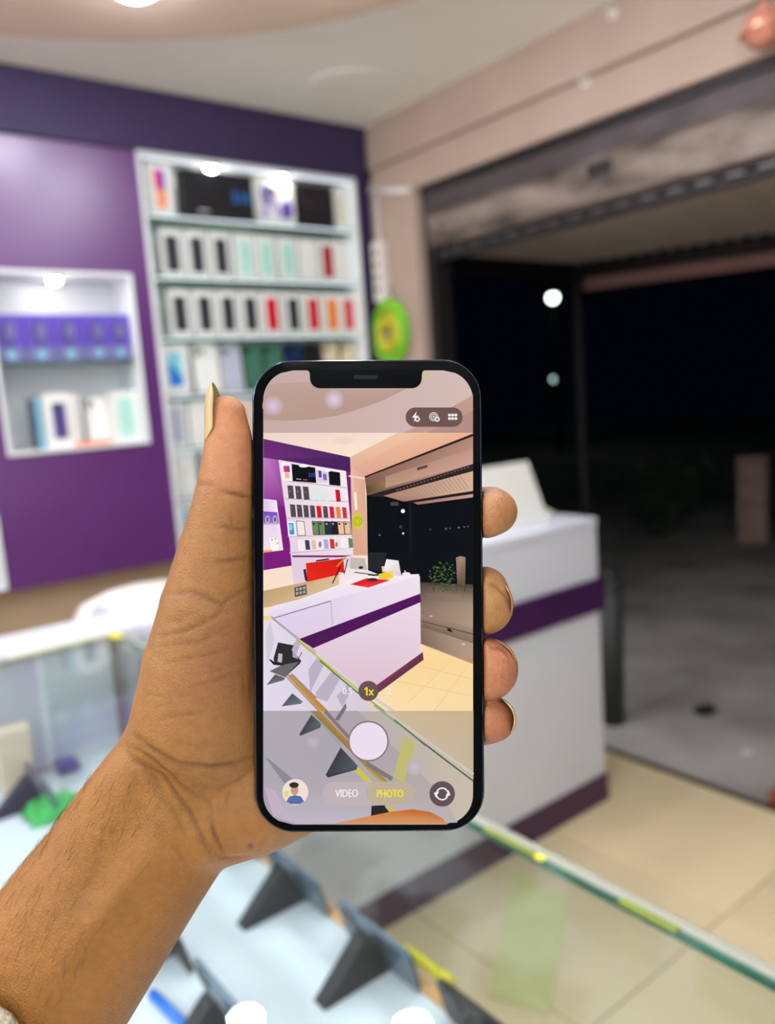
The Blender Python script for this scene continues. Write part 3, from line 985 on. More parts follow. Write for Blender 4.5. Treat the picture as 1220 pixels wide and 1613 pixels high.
# phone stands with phones inside the case
def stand_proto():
    t = thing('phone_stand', '', 'phone stand', (0, 0, 0), 0, 'wedge stands in the glass case')
    b = MB()   # base plate, back plate and front plate folded from one sheet
    th = 0.004
    b.prism([(-0.055, -0.026, 0.0), (0.050, -0.026, 0.0), (0.050, -0.026, th), (-0.055, -0.026, th)], (0, 0.052, 0))
    b.build('base_plate', M['stand'], t)
    b = MB()
    b.prism([(-0.055, -0.026, 0.002), (-0.045, -0.026, 0.002), (0.022, -0.026, 0.070), (0.014, -0.026, 0.070)], (0, 0.052, 0))
    b.build('back_plate', M['stand'], t)
    b = MB()
    b.prism([(0.042, -0.026, 0.003), (0.048, -0.026, 0.003), (0.022, -0.026, 0.072), (0.015, -0.026, 0.072)], (0, 0.052, 0))
    b.build('front_plate', M['stand'], t)
    b = MB()
    for ya in (-0.024, 0.021):
        b.prism([(-0.045, ya, 0.003), (0.042, ya, 0.003), (0.018, ya, 0.068)], (0, 0.003, 0))
    b.build('side_web', M['stand'], t)
    for ya in (-0.02, 0.012):
        MB().box(0.048, ya, 0.0, 0.062, ya + 0.008, 0.012, 0.002).build('lip_hook', M['stand'], t)
    return t


def stand_phone_proto():
    t = thing('display_phone', '', 'phone', (0, 0, 0), 0, 'phones on stands in the glass case')
    b = MB()
    b.prism([(-0.004, y_, z_) for y_, z_ in rrect(0.150, 0.070, 0.009, 5, 0, 0.035)], (0.008, 0, 0))
    b.build('body', M['phone_side'], t)
    b = MB()
    b.prism([(0.0042, y_, z_) for y_, z_ in rrect(0.146, 0.066, 0.008, 5, 0, 0.035)], (0.0006, 0, 0))
    b.build('screen', M['black_gloss'], t)
    b = MB()
    b.prism([(-0.006, y_, z_) for y_, z_ in rrect(0.028, 0.028, 0.006, 4, 0.053, 0.05)], (0.0022, 0, 0))
    b.build('camera_block', M['black'], t)
    return t


st0, ph0 = stand_proto(), stand_phone_proto()
col1 = [0.36, 0.545, 0.735, 0.925, 1.115, 1.305, 1.49]
col2 = [0.38, 0.57, 0.765, 0.95, 1.50]
n_ = 0
for ci, (xs_, ys_) in enumerate(((0.470, col1), (0.285, col2))):
    for k, y_ in enumerate(ys_):
        w = ['front', 'back'][ci]
        s = st0 if n_ == 0 else dup(st0, (0, 0, 0))
        s.location = (xs_, y_, SZ)
        s.scale = (0.92, 0.42, 0.84)
        s['label'] = 'black wedge phone stand, %s from near end of %s row in glass case' % (ORD[k], ['outer', 'inner'][ci])
        f = ph0 if n_ == 0 else dup(ph0, (0, 0, 0))
        f.location = (xs_ + 0.047, y_ + 0.004, SZ + 0.003)
        f.scale = (0.8, 0.95, 0.82)
        f.rotation_euler = (0, math.radians(-14), 0)
        f['label'] = 'phone lying sideways on %s stand of %s row in glass case' % (ORD[k], ['outer', 'inner'][ci])
        if n_ % 3 == 1:
            recolor(f, 'body', M['black'])
        n_ += 1

# small things in the case
a, c = px(632, 1490, 0.775), px(712, 1550, 0.775)
t = thing('highlighter_pen', 'bright yellow highlighter lying by the tan strip inside the glass case', 'pen', tuple((a + c) / 2))
d = (c - a) / 2
d.z = 0
MB().cyl(-d * 0.85, d * 0.5, 0.0065, n=14).build('barrel', M['yellow'], t, True)
MB().cyl(d * 0.5, d * 1.0, 0.0072, n=14).build('cap', M['yellow'], t, True)
a, c = px(240, 1565, 0.766), px(300, 1625, 0.766)
t = thing('blue_pen', 'bright blue pen lying on the white shelf under the forearm', 'pen', tuple((a + c) / 2))
d = (c - a) / 2
d.z = 0
MB().cyl(-d, d, 0.006, n=12).build('barrel', M['pen_blue'], t, True)
MB().cyl(-d * 1.12, -d, 0.002, 0.005, n=10).build('tip', M['pen_blue'], t, True)


def heap(name, c, w, d_, h, m, label, cat, seed):
    rnd = random.Random(seed)
    b = MB()
    n1, n2 = 14, 12
    vs = []
    for i in range(n1):
        for j in range(n2):
            u, v = i / (n1 - 1) * 2 - 1, j / (n2 - 1) * 2 - 1
            r2 = max(0, 1 - (u * u + v * v) * 0.75)
            z = h * r2 ** 0.8 * (0.6 + 0.4 * math.sin(7 * u + 4 * v + seed) * math.cos(6 * v - 3 * u)) + 0.002 * rnd.random()
            vs.append(b.bm.verts.new((c[0] + u * w / 2 * (1 - 0.12 * v * v + 0.12 * math.sin(9 * v + seed)), c[1] + v * d_ / 2 * (1 - 0.12 * u * u), c[2] + max(0.0015, z))))
    for i in range(n1 - 1):
        for j in range(n2 - 1):
            b.bm.faces.new((vs[i * n2 + j], vs[(i + 1) * n2 + j], vs[(i + 1) * n2 + j + 1], vs[i * n2 + j + 1]))
    o = b.build(name, m, None, True)
    md = o.modifiers.new('thick', 'SOLIDIFY')
    md.thickness = 0.0015
    md.offset = 1
    return tag(o, label, cat)


g = px(85, 1268, SZ + 0.01)
heap('green_cloth', (g.x, g.y, SZ), 0.10, 0.10, 0.035, M['cloth_green'], 'bright green crumpled cloth inside the case beside the wrist', 'cloth', 3)
g = px(40, 1205, SZ + 0.01)
heap('mauve_cloth', (g.x, g.y, SZ), 0.11, 0.09, 0.03, M['cloth_mauve'], 'mauve-grey crumpled pouch inside the case at the left edge', 'cloth', 5)
g = px(20, 1180, Y=1.585)
t = thing('cream_box', 'small cream upright box at the far left of the glass case', 'box', (g.x, g.y, SZ))
MB().box(-0.03, -0.02, 0, 0.03, 0.02, 0.125, 0.003).build('carton', M['cream'], t)
MB().box(-0.031, -0.021, 0.10, 0.031, 0.021, 0.126, 0.003).build('lid', M['cream'], t)
g = px(105, 1205, SZ + 0.01)
t = thing('cable_clip', 'small dark violet gadget lying behind the green cloth in the case', 'gadget', (g.x, g.y, SZ))
MB().box(-0.02, -0.025, 0, 0.02, 0.025, 0.02, 0.006).build('shell', M['violet_dark'], t)
MB().box(-0.012, -0.015, 0.02, 0.012, 0.015, 0.023, 0.001).build('face', M['violet'], t)

# ================================================================== OUTSIDE
gb = MB()
rnd = random.Random(8)
nx_, ny_ = 60, 60
vs = {}
for i in range(nx_ + 1):
    for j in range(ny_ + 1):
        X = XF + 0.03 + (i / nx_) ** 1.6 * 20
        Y = -8 + 26 * j / ny_
        z = -0.05 + (0 if i < 2 else 0.02 * math.sin(X * 1.3 + Y * 0.7) * min(1, (X - XF) / 3) + 0.006 * rnd.uniform(-1, 1))
        vs[i, j] = gb.bm.verts.new((X, Y, z))
for i in range(nx_):
    for j in range(ny_):
        gb.bm.faces.new((vs[i, j], vs[i + 1, j], vs[i + 1, j + 1], vs[i, j + 1]))
struct(gb.build('ground', M['ground'], None, True))

aw = thing('awning', 'corrugated sheet awning with a dark beam and pink fascia outside the shop', 'awning', (0, 0, 0))
b = MB()
A0, A1 = Vector((4.30, 3.42)), Vector((5.45, 0.1))        # outer edge
B0, B1 = Vector((XF + 0.29, 3.42)), Vector((XF + 0.29, 0.1))
NR = 150
rows = []
for k in range(NR + 1):
    s = k / NR
    z = 2.200 + 0.009 * math.cos(k * PI / 2)
    p0, p1 = B0.lerp(B1, s), A0.lerp(A1, s)
    rows.append((b.bm.verts.new((p0.x, p0.y, z)), b.bm.verts.new((p1.x, p1.y, z))))
for (a0, a1), (c0, c1) in zip(rows, rows[1:]):
    b.bm.faces.new((a0, a1, c1, c0))
ash = b.build('corrugated_sheet', M['awning'], aw)
md = ash.modifiers.new('thick', 'SOLIDIFY')
md.thickness = 0.002


def bar(p, q, z0, z1, w):
    p, q = Vector(p), Vector(q)
    n = Vector((q.y - p.y, -(q.x - p.x))).normalized() * w
    return MB().prism([(p.x, p.y, z0), (q.x, q.y, z0), (q.x - n.x, q.y - n.y, z0), (p.x - n.x, p.y - n.y, z0)], (0, 0, z1 - z0))


bar(A0, A1, 2.10, 2.185, 0.06).build('edge_beam', M['dark_metal'], aw)
bar(A0 + Vector((0.10, 0.0)), A1 + Vector((0.10, 0)), 2.03, 2.105, 0.03).build('fascia', M['fascia'], aw)
bar(B0, A0, 2.10, 2.185, 0.05).build('side_beam', M['dark_metal'], aw)
MB().cyl((4.30, 3.40, -0.06), (4.30, 3.40, 2.1), 0.035, n=14).build('post', M['dark_metal'], aw)
MB().cyl((5.42, 0.12, -0.06), (5.42, 0.12, 2.1), 0.035, n=14).build('post', M['dark_metal'], aw)

pb_ = px(1186, 850, -0.05)
po = thing('stone_post', 'short pale stone post standing on the ground outside', 'post', (pb_.x, pb_.y, -0.06), 0.4)
MB().box(-0.12, -0.12, 0, 0.12, 0.12, 0.70, 0.02).build('shaft', M['stone'], po)
MB().box(-0.13, -0.13, 0.70, 0.13, 0.13, 0.76, 0.02).build('cap', M['stone'], po)
bu = thing('shrub', 'dark leafy shrub growing beside the stone post', 'shrub', (pb_.x - 0.25, pb_.y + 0.75, -0.05))
b = MB()
rnd = random.Random(2)
stems = []
for k in range(14):
    a = rnd.uniform(0, 2 * PI)
    r_ = rnd.uniform(0.1, 0.5)
    tip = Vector((r_ * math.cos(a), r_ * math.sin(a), rnd.uniform(0.35, 0.75)))
    stems.append(tip)
    b.tube([(0.05 * math.cos(a), 0.05 * math.sin(a), 0), tip * 0.5 + Vector((0, 0, 0.08)), tip], [0.009, 0.006, 0.003], 5)
b.build('stem', M['leaf'], bu)
b = MB()
for tip in stems:
    for k in range(26):
        s = rnd.uniform(0.3, 1.05)
        c_ = tip * s + Vector((rnd.gauss(0, 0.06), rnd.gauss(0, 0.06), rnd.gauss(0, 0.05) + 0.05))
        n1 = Vector((rnd.gauss(0, 1), rnd.gauss(0, 1), rnd.gauss(0, 1))).normalized() * 0.045
        n2 = n1.cross(Vector((rnd.gauss(0, 1), rnd.gauss(0, 1), 1))).normalized() * 0.02
        if c_.z < 0.02:
            continue
        b.poly([c_ - n1, c_ + n2, c_ + n1, c_ - n2])
lf = b.build('leaves', M['leaf'], bu)
lf['kind'] = 'stuff'

g = px(1110, 1122, -0.05)
b = MB()
b.ball((g.x, g.y, -0.04), 0.05, 1.2, 0.8, 0.35, 2)
for v in b.bm.verts:
    v.co += Vector((rnd.uniform(-1, 1), rnd.uniform(-1, 1), rnd.uniform(-0.4, 1))) * 0.01
tag(b.build('dark_clod', M['debris'], None), 'dark clod lying on the ground outside the shop', 'clod')
g = px(1177, 1190, -0.05)
b = MB()
b.ball((g.x, g.y, -0.04), 0.022, 1.1, 0.9, 0.6, 2)
for v in b.bm.verts:
    v.co += Vector((rnd.uniform(-1, 1), rnd.uniform(-1, 1), rnd.uniform(-0.4, 1))) * 0.004
tag(b.build('paper_scrap', M['litter'], None), 'crumpled white paper scrap on the ground near the threshold', 'litter')
g = px(1222, 1268, -0.05)
b = MB()
b.box(g.x - 0.02, g.y - 0.12, -0.05, g.x + 0.09, g.y + 0.02, 0.0, 0.006)
tag(b.build('red_brick', M['brick'], None), 'reddish brick lying just outside the threshold', 'brick')
t = thing('waste_bin', 'grey plastic bin standing outside beyond the end of the counter', 'bin', (2.80, 2.10, -0.05))
MB().cyl((0, 0, 0), (0, 0, 0.62), 0.05, 0.06, 24).build('bucket', M['grey_bin'], t, True)
MB().cyl((0, 0, 0.62), (0, 0, 0.65), 0.066, 0.055, 24).build('lid', M['grey_bin'], t, True)
MB().ball((0, 0, 0.67), 0.025).build('lid_knob', M['grey_bin'], t, True)


def street(x, y, dist, r, m, label):
    d = RGT * ((x - 610) / FPX) - UPV * ((y - 806.5) / FPX) + FWD
    p = CAM + d * dist
    t = thing('street_lamp', label, 'street lamp', (p.x, p.y, -0.06), 0, 'street lamps in the dark')
    h = p.z + 0.06
    MB().cyl((0.5, 0.4, 0), (0.5, 0.4, h + 0.1), 0.05, 0.035, 12).build('pole', M['dark_metal'], t)
    MB().tube([(0.5, 0.4, h + 0.08), (0.25, 0.2, h + 0.2), (0, 0, h + 0.10)], 0.025).build('arm', M['dark_metal'], t)
    MB().ball((0, 0, h), r, 1, 1, 1, 3).build('globe', m, t, True)
    MB().cyl((0, 0, h + r * 0.7), (0, 0, h + r + 0.12), r * 0.8, r * 0.3, 16).build('cap', M['dark_metal'], t)


street(870, 469, 16, 0.10, M['street'], 'brighter upper street lamp shining in the dark outside')
street(872, 597, 26, 0.09, M['street_dim'], 'fainter lower street lamp in the dark outside')

# ================================================================== HELD PHONE
# local frame of the held phone: x right, y up, z toward the lens, origin on the lens axis at the glass
HOLD = Matrix(((RGT.x, UPV.x, -FWD.x, 0), (RGT.y, UPV.y, -FWD.y, 0), (RGT.z, UPV.z, -FWD.z, 0), (0, 0, 0, 1)))
HOLD = Matrix.Translation(CAM + FWD * PHONE_D) @ HOLD
S = PHONE_D / FPX            # metres per picture pixel at the glass
PCX, PCY = (579.6 - 610) * S, -(939 - 806.5) * S
TILT = math.radians(0.42)
PH_M = HOLD @ Matrix.Translation((PCX, PCY, 0)) @ Matrix.Rotation(TILT, 4, 'Z')
PW, PH_, PT = 362 * S, 745 * S, 0.0074
phone = thing('held_phone', 'black smartphone held upright in the hand, showing the camera view of the shop', 'phone')
phone.matrix_world = PH_M

m_frame = mat('graphite_frame', (52, 58, 70), 0.22, 0.9, var=0.03)
m_glassblack = mat('front_glass_black', (2, 3, 5), 0.06, var=0.0, spec=0.03)


def slab(w, h, r, z0, z1, bev, name, m, parent, n=12):
    b = MB()
    out = rrect(w, h, r, n)
    prof = [(-bev, z0), (-bev * 0.3, z0 + bev * 0.3), (0, z0 + bev), (0, z1 - bev), (-bev * 0.3, z1 - bev * 0.3), (-bev, z1)]
    rings = []
    for dr, z in prof:
        rings.append([b.bm.verts.new((p[0], p[1], z)) for p in rrect(w + 2 * dr, h + 2 * dr, r + dr, n)])
    N = len(out)
    for A, B in zip(rings, rings[1:]):
        for k in range(N):
            b.bm.faces.new((A[k], A[(k + 1) % N], B[(k + 1) % N], B[k]))
    b.bm.faces.new(rings[0][::-1])
    b.bm.faces.new(rings[-1])
    return b.build(name, m, parent, False)


slab(PW, PH_, 62 * S, -PT, -0.0002, 0.0007, 'metal_frame', m_frame, phone)
slab(PW - 0.0011, PH_ - 0.0011, 59 * S, -0.0012, 0.0, 0.00025, 'front_glass', m_glassblack, phone)
slab(PW - 0.0016, PH_ - 0.0016, 58 * S, -PT - 0.0004, -PT + 0.0005, 0.00025, 'back_glass', m_glassblack, phone)
for (y0, y1, sx) in ((775, 850, 1), (745, 800, -1), (815, 868, -1), (690, 715, -1)):
    yy0, yy1 = -(y1 - 939) * S, -(y0 - 939) * S
    xx = sx * PW / 2
    MB().box(xx - 0.0006, yy0, -PT / 2 - 0.0012, xx + 0.0006, yy1, -PT / 2 + 0.0012, 0.0004).build('side_button', m_frame, phone)
cb = slab(0.030, 0.032, 0.008, -PT - 0.002, -PT + 0.0002, 0.0004, 'camera_block', m_glassblack, phone)
cb.location = (PW / 2 - 0.020, PH_ / 2 - 0.021, 0)
for dx_, dy_ in ((-0.007, 0.007), (-0.007, -0.007), (0.007, 0)):
    b = MB()
    b.cyl((dx_, dy_, -PT - 0.0032), (dx_, dy_, -PT - 0.0018), 0.0058, n=24)
    b.build('lens', m_frame, cb)

# --- picture on the display
ROTI = Matrix.Rotation(-TILT, 2)


def P(x, y):
    v = Vector(((x - 579.6) * S, -(y - 939) * S))
    return ROTI @ v


m_screen = attr_mat('screen_glow', True, rough=0.08, spec=0.015)


class Screen:
    def __init__(self):
        self.v, self.f, self.c = [], [], []

    def poly(self, pts, col, layer=0, T=None):
        """pts in picture pixels; col one colour or one per point (sRGB)"""
        if T:
            o, s = T
            pts = [(o[0] + x_ / s, o[1] + y_ / s) for x_, y_ in pts]
        i0 = len(self.v)
        for (x_, y_) in pts:
            q = P(x_, y_)
            self.v.append((q[0], q[1], 0.00003 + layer * 0.000012))
        self.f.append(list(range(i0, i0 + len(pts))))
        cols = col if isinstance(col[0], (tuple, list)) else [col] * len(pts)
        self.c.extend(lin(c_) + (1.0,) for c_ in cols)

    def ell(self, cx, cy, rx, ry, col, layer=0, T=None, n=28, rim=None):
        if rim is None:
            self.poly([(cx + rx * math.cos(2 * PI * k / n), cy + ry * math.sin(2 * PI * k / n)) for k in range(n)], col, layer, T)
        else:
            for k in range(n):
                a0, a1 = 2 * PI * k / n, 2 * PI * (k + 1) / n
                self.poly([(cx, cy), (cx + rx * math.cos(a0), cy + ry * math.sin(a0)), (cx + rx * math.cos(a1), cy + ry * math.sin(a1))],
                          [col, rim, rim], layer, T)

    def ring(self, cx, cy, r0, r1, col, layer, a0=0, a1=360, n=28, T=None):
        for k in range(n):
            t0, t1 = math.radians(a0 + (a1 - a0) * k / n), math.radians(a0 + (a1 - a0) * (k + 1) / n)
            self.poly([(cx + r0 * math.cos(t0), cy + r0 * math.sin(t0)), (cx + r1 * math.cos(t0), cy + r1 * math.sin(t0)),
                       (cx + r1 * math.cos(t1), cy + r1 * math.sin(t1)), (cx + r0 * math.cos(t1), cy + r0 * math.sin(t1))], col, layer, T)

    def line(self, p, q, w, col, layer, T=None):
        p, q = Vector(p), Vector(q)
        d = (q - p).normalized()
        n = Vector((-d.y, d.x)) * w / 2
        self.poly([tuple(p + n), tuple(q + n), tuple(q - n), tuple(p - n)], col, layer, T)

    def rr(self, x0, y0, x1, y1, r, col, layer, n=8):
        self.poly(rrect(x1 - x0, y1 - y0, r, n, (x0 + x1) / 2, (y0 + y1) / 2), col, layer)

    def build(self, name, parent, label=None):
        me = bpy.data.meshes.new(name)
        me.from_pydata(self.v, [], self.f)
        at = me.color_attributes.new('Col', 'FLOAT_COLOR', 'POINT')
        at.data.foreach_set('color', [x_ for c_ in self.c for x_ in c_])
        # make every face look at the lens
        bm = bmesh.new()
        bm.from_mesh(me)
        bm.normal_update()
        for f_ in bm.faces:
            if f_.normal.z < 0:
                f_.normal_flip()
        bm.to_mesh(me)
        bm.free()
        me.materials.append(m_screen)
        o = bpy.data.objects.new(name, me)
        COL.objects.link(o)
        o.parent = parent
        if label:
            o['label'] = label
        return o


Z1 = ((380, 540), 2.976)
Z2 = ((400, 680), 3.389)
Z3 = ((400, 860), 3.389)
Z4 = ((390, 1040), 3.2105)
SX0, SX1, SY0, SY1 = 414.5, 744.5, 583.5, 1298.5
RAD = 47.0


def clip_rows(y0, y1, n=14):
    """outline of the display between two heights (rounded corners)"""
    L, R = [], []
    for k in range(n + 1):
        y = y0 + (y1 - y0) * k / n
        dx = 0
        if y < SY0 + RAD:
            dx = RAD - math.sqrt(max(0, RAD ** 2 - (SY0 + RAD - y) ** 2))
        if y > SY1 - RAD:
            dx = RAD - math.sqrt(max(0, RAD ** 2 - (y - SY1 + RAD) ** 2))
        L.append((SX0 + dx, y))
        R.append((SX1 - dx, y))
    return L, R


s = Screen()


def band(y0, y1, cl, cr, layer, n=14):
    L, R = clip_rows(y0, y1, n)
    for k in range(n):
        s.poly([L[k], R[k], R[k + 1], L[k + 1]], [cl, cr, cr, cl], layer)


# ---- top strip (dimmed)
band(SY0, 682, (198, 170, 166), (212, 186, 180), 0, 24)
s.poly([(421.5, 606), (440, 604), (470, 602), (490, 602), (500, 606), (520, 613), (625, 613), (640, 612), (600, 632), (560, 646), (530, 655), (490, 661), (450, 662.5), (414.8, 661), (414.8, 632)],
       [(190, 160, 152)] * 7 + [(184, 152, 138)] * 7 + [(188, 156, 146)], 1)
s.poly([(744.5, 622), (744.5, 682), (636, 682), (690, 654)], [(196, 156, 138), (188, 150, 136), (196, 160, 146), (190, 152, 136)], 1)
s.poly([(744.5, 646), (744.5, 682), (672, 682)], (178, 142, 132), 2)
s.ell(430, 639, 17, 17, (222, 200, 226), 2, rim=(188, 158, 150))
s.ell(526, 629, 17, 17, (226, 206, 232), 2, rim=(186, 156, 146))
# ---- live picture
band(682, 1120, (250, 224, 204), (250, 224, 204), 0, 2)
s.poly([(50, 6), (760, 6), (512, 136), (50, 38)], [(240, 212, 204), (246, 222, 208), (252, 228, 206), (240, 214, 204)], 1, Z2)
s.ell(478, 45, 52, 22, (240, 214, 196), 2, Z2)
s.poly([(50, 38), (512, 136), (530, 660), (50, 740)], [(128, 34, 130), (110, 28, 110), (120, 24, 116), (124, 26, 124)], 1, Z2)
s.poly([(50, 138), (128, 150), (185, 400), (50, 400)], [(196, 126, 196), (170, 84, 176), (130, 30, 130), (150, 50, 150)], 2, Z2)
s.poly([(50, 38), (512, 136), (516, 212), (128, 150), (50, 138)], [(104, 42, 112), (72, 34, 92), (72, 30, 92), (88, 32, 104), (112, 44, 124)], 2, Z2)
s.poly([(512, 136), (765, 6), (1168, 6), (1168, 10), (590, 240), (608, 660), (525, 660)],
       [(232, 184, 158), (240, 196, 168), (240, 196, 164), (236, 184, 150), (222, 168, 144), (226, 170, 140), (216, 160, 136)], 2, Z2)
s.poly([(530, 190), (900, 6), (1168, 6), (1168, 10), (590, 238)], [(226, 172, 146), (240, 190, 160), (236, 180, 146), (232, 176, 144), (222, 164, 140)], 3, Z2)
s.poly([(590, 238), (1168, 12), (1168, 180), (600, 342)], [(128, 92, 78), (176, 132, 114), (196, 152, 138), (112, 84, 66)], 3, Z2)
s.poly([(700, 240), (1168, 90), (1168, 170), (700, 300)], [(176, 138, 112), (190, 150, 134), (206, 160, 146), (188, 150, 124)], 4, Z2)
s.poly([(600, 290), (690, 262), (700, 292), (605, 332)], [(96, 76, 50), (150, 118, 84), (146, 112, 80), (84, 66, 44)], 5, Z2)
s.poly([(590, 238), (1168, 10), (1168, 24), (592, 246)], (44, 28, 30), 5, Z2)
s.poly([(868, 192), (925, 176), (926, 190), (870, 208)], (96, 70, 64), 5, Z2)
s.poly([(600, 342), (1168, 180), (1168, 750), (608, 750)], [(4, 8, 14), (4, 8, 14), (8, 14, 22), (6, 12, 18)], 4, Z2)
s.poly([(608, 745), (1168, 745), (1168, 830), (860, 815), (700, 790), (608, 770)], (7, 12, 18), 4, Z2)
s.poly([(610, 345), (1168, 172), (1168, 206), (700, 348)], (46, 34, 34), 5, Z2)
for k in range(22):
    x_ = 760 + k * 18
    s.line((x_, 314 - (x_ - 760) * 0.325), (x_ + 9, 310 - (x_ - 760) * 0.325), 6, (120, 96, 90), 6, Z2)
s.poly([(690, 342), (1168, 210), (1168, 322), (800, 374)], [(168, 128, 112), (214, 176, 156), (216, 178, 150), (158, 118, 102)], 6, Z2)
for k in range(20):
    x_ = 736 + k * 19
    s.line((x_, 334 - (x_ - 740) * 0.28), (x_ + 50, 366 - (x_ - 740) * 0.17), 3, (168, 130, 114), 7, Z2)
s.poly([(790, 374), (1168, 316), (1168, 334), (850, 380)], (36, 26, 28), 8, Z2)
s.poly([(850, 378), (1168, 332), (1168, 350), (872, 390)], [(166, 122, 112), (206, 160, 150), (196, 150, 142), (140, 104, 98)], 8, Z2)
for (x_, y_, r_, c) in ((794, 424, 11, (236, 250, 250)), (795, 543, 6, (200, 220, 220)), (670, 552, 4, (150, 170, 180)), (782, 508, 9, (50, 70, 66)), (940, 522, 5, (70, 76, 86)),
                        (1024, 518, 6, (90, 100, 110)), (1045, 516, 5, (70, 80, 90)), (1092, 512, 5, (120, 126, 130)), (1120, 508, 5, (100, 106, 112)), (1140, 506, 4, (120, 120, 120))):
    s.ell(x_, y_, r_, r_, c, 6, Z2, 12)
s.poly([(728, 376), (770, 374), (770, 394), (728, 396)], (70, 66, 66), 6, Z2)
s.line((832, 390), (836, 660), 12, (18, 22, 30), 5, Z2)
# pillar details
s.line((505, 236), (590, 250), 9, (240, 220, 208), 6, Z2)
s.line((524, 240), (540, 420), 5, (238, 214, 200), 6, Z2)
s.poly([(532, 325), (546, 322), (552, 415), (538, 420)], (246, 236, 232), 6, Z2)
s.ell(552, 478, 30, 44, (206, 206, 54), 6, Z2)
s.ring(552, 478, 20, 24, (160, 160, 40), 7, T=Z2)
s.ring(552, 478, 10, 13, (176, 160, 50), 7, T=Z2)
# cabinet
s.poly([(130, 150), (490, 210), (530, 660), (200, 660)], [(236, 220, 230), (250, 236, 236), (238, 222, 232), (232, 210, 224)], 3, Z2)
s.poly([(205, 60), (525, 60), (532, 105), (212, 210), (190, 0)], (226, 206, 222), 3, Z3)
for (a_, b_) in (((152, 260), (500, 300)), ((165, 358), (505, 374)), ((172, 462), (510, 462)), ((180, 560), (515, 548)), ((188, 648), (520, 620))):
    s.line(a_, b_, 6, (206, 188, 200), 4, Z2)


def card(x_, y_, w_, h_, c, layer=5, sk=0.10, T=Z2):
    s.poly([(x_ - w_ / 2 - sk * h_ / 2, y_ - h_ / 2 - w_ * 0.04), (x_ + w_ / 2 - sk * h_ / 2, y_ - h_ / 2 + w_ * 0.06), (x_ + w_ / 2 + sk * h_ / 2, y_ + h_ / 2),
            (x_ - w_ / 2 + sk * h_ / 2, y_ + h_ / 2)], c, layer, T)


for (x_, y_) in ((173, 205),):
    card(x_, y_ + 10, 50, 98, (250, 240, 240), 4)
    card(x_ - 6, y_ - 6, 18, 34, (226, 40, 120), 6)
    card(x_ + 10, y_ - 6, 14, 34, (110, 70, 180), 6)
    card(x_ + 4, y_ + 28, 24, 30, (246, 176, 150), 6)
s.poly([(200, 172), (326, 192), (332, 274), (206, 264)], (14, 14, 24), 5, Z2)
s.poly([(332, 204), (392, 214), (396, 272), (338, 268)], (220, 206, 226), 5, Z2)
card(352, 226, 16, 36, (80, 80, 150), 6)
card(378, 242, 18, 34, (130, 100, 190), 6)
s.poly([(396, 208), (458, 218), (462, 290), (402, 284)], (14, 12, 18), 5, Z2)
s.ell(265, 182, 26, 9, (255, 255, 255), 7, Z2)
s.ell(395, 208, 14, 6, (255, 252, 250), 7, Z2)
s.line((225, 252), (252, 255), 4, (190, 186, 190), 7, Z2)
s.line((262, 256), (285, 258), 3, (150, 146, 150), 7, Z2)
for k in range(3):
    card(196 + k * 41, 322 + k * 3, 30, 70, (84, 72, 80))
    s.ell(192 + k * 41, 318 + k * 3, 5, 5, (130, 118, 124), 7, Z2, 10)
for k in range(3):
    card(316 + k * 34, 334 + k * 2, 26, 64, (222, 232, 226))
card(448, 342, 24, 64, (206, 20, 44))
cs = [(84, 72, 80)] * 4 + [(224, 20, 50), (84, 72, 80), (226, 26, 56), (236, 128, 60), (216, 46, 66)]
for k in range(9):
    card(208 + k * 35.2 - k * k * 0.1, 422 + k * 1.3, 28 - k * 0.7, 68 - k * 1.2, cs[k])
    if k in (0, 1, 2, 3, 5):
        s.ell(200 + k * 35.2, 402 + k * 1.4, 4, 4, (124, 112, 120), 7, Z2, 10)
card(200, 518, 42, 76, (250, 246, 250), 4)
card(200, 518, 26, 62, (60, 150, 216), 5)
s.ell(196, 510, 9, 18, (140, 210, 230), 6, Z2)
card(250, 516, 44, 80, (50, 40, 44), 5)
card(250, 516, 38, 74, (246, 232, 226), 6)
for k, c in enumerate(((110, 136, 92), (110, 136, 92), (38, 48, 70), (34, 28, 34), (240, 194, 158), (236, 190, 156))):
    card(328 + k * 34, 514, 34, 74 - k, (26, 24, 28), 5)
    card(328 + k * 34, 514, 29, 68 - k, c, 6)
    s.ell(319 + k * 34, 492, 6, 6, (40, 40, 40) if k not in (2, 3) else (150, 150, 160), 7, Z2, 10)
for k, c in enumerate(((246, 236, 236), (60, 62, 92), (236, 190, 170), (240, 226, 226), (166, 172, 216), (216, 50, 48), (236, 226, 216), (244, 236, 232), (100, 130, 104))):
    card(250 + k * 33, 606 - k * 1.5, 30, 60, (250, 242, 244), 4)
    card(252 + k * 33, 606 - k * 1.5, 24, 52, c, 5)
s.ell(352, 602, 8, 16, (150, 120, 150), 6, Z2)
s.ell(440, 602, 7, 14, (150, 140, 120), 6, Z2)
# niche
s.poly([(50, 358), (120, 366), (156, 632), (50, 646)], [(222, 196, 236), (250, 232, 250), (246, 226, 240), (244, 226, 236)], 4, Z2)
s.poly([(50, 425), (124, 430), (134, 488), (50, 494)], [(120, 70, 180), (130, 80, 190), (150, 120, 200), (150, 110, 190)], 5, Z2)
for x_ in (72, 112):
    s.ell(x_, 468, 12, 20, (200, 176, 220), 6, Z2)
    s.ell(x_, 468, 7, 13, (110, 90, 150), 7, Z2)
s.poly([(50, 488), (134, 486), (135, 494), (50, 498)], (190, 180, 196), 6, Z2)
card(108, 600, 44, 66, (252, 246, 238), 6)
for (x_, y_) in ((96, 576), (114, 572), (124, 596)):
    s.ell(x_, y_, 5, 5, (190, 176, 176), 7, Z2, 10)
s.poly([(50, 634), (96, 630), (98, 640), (50, 646)], (240, 170, 80), 7, Z2)
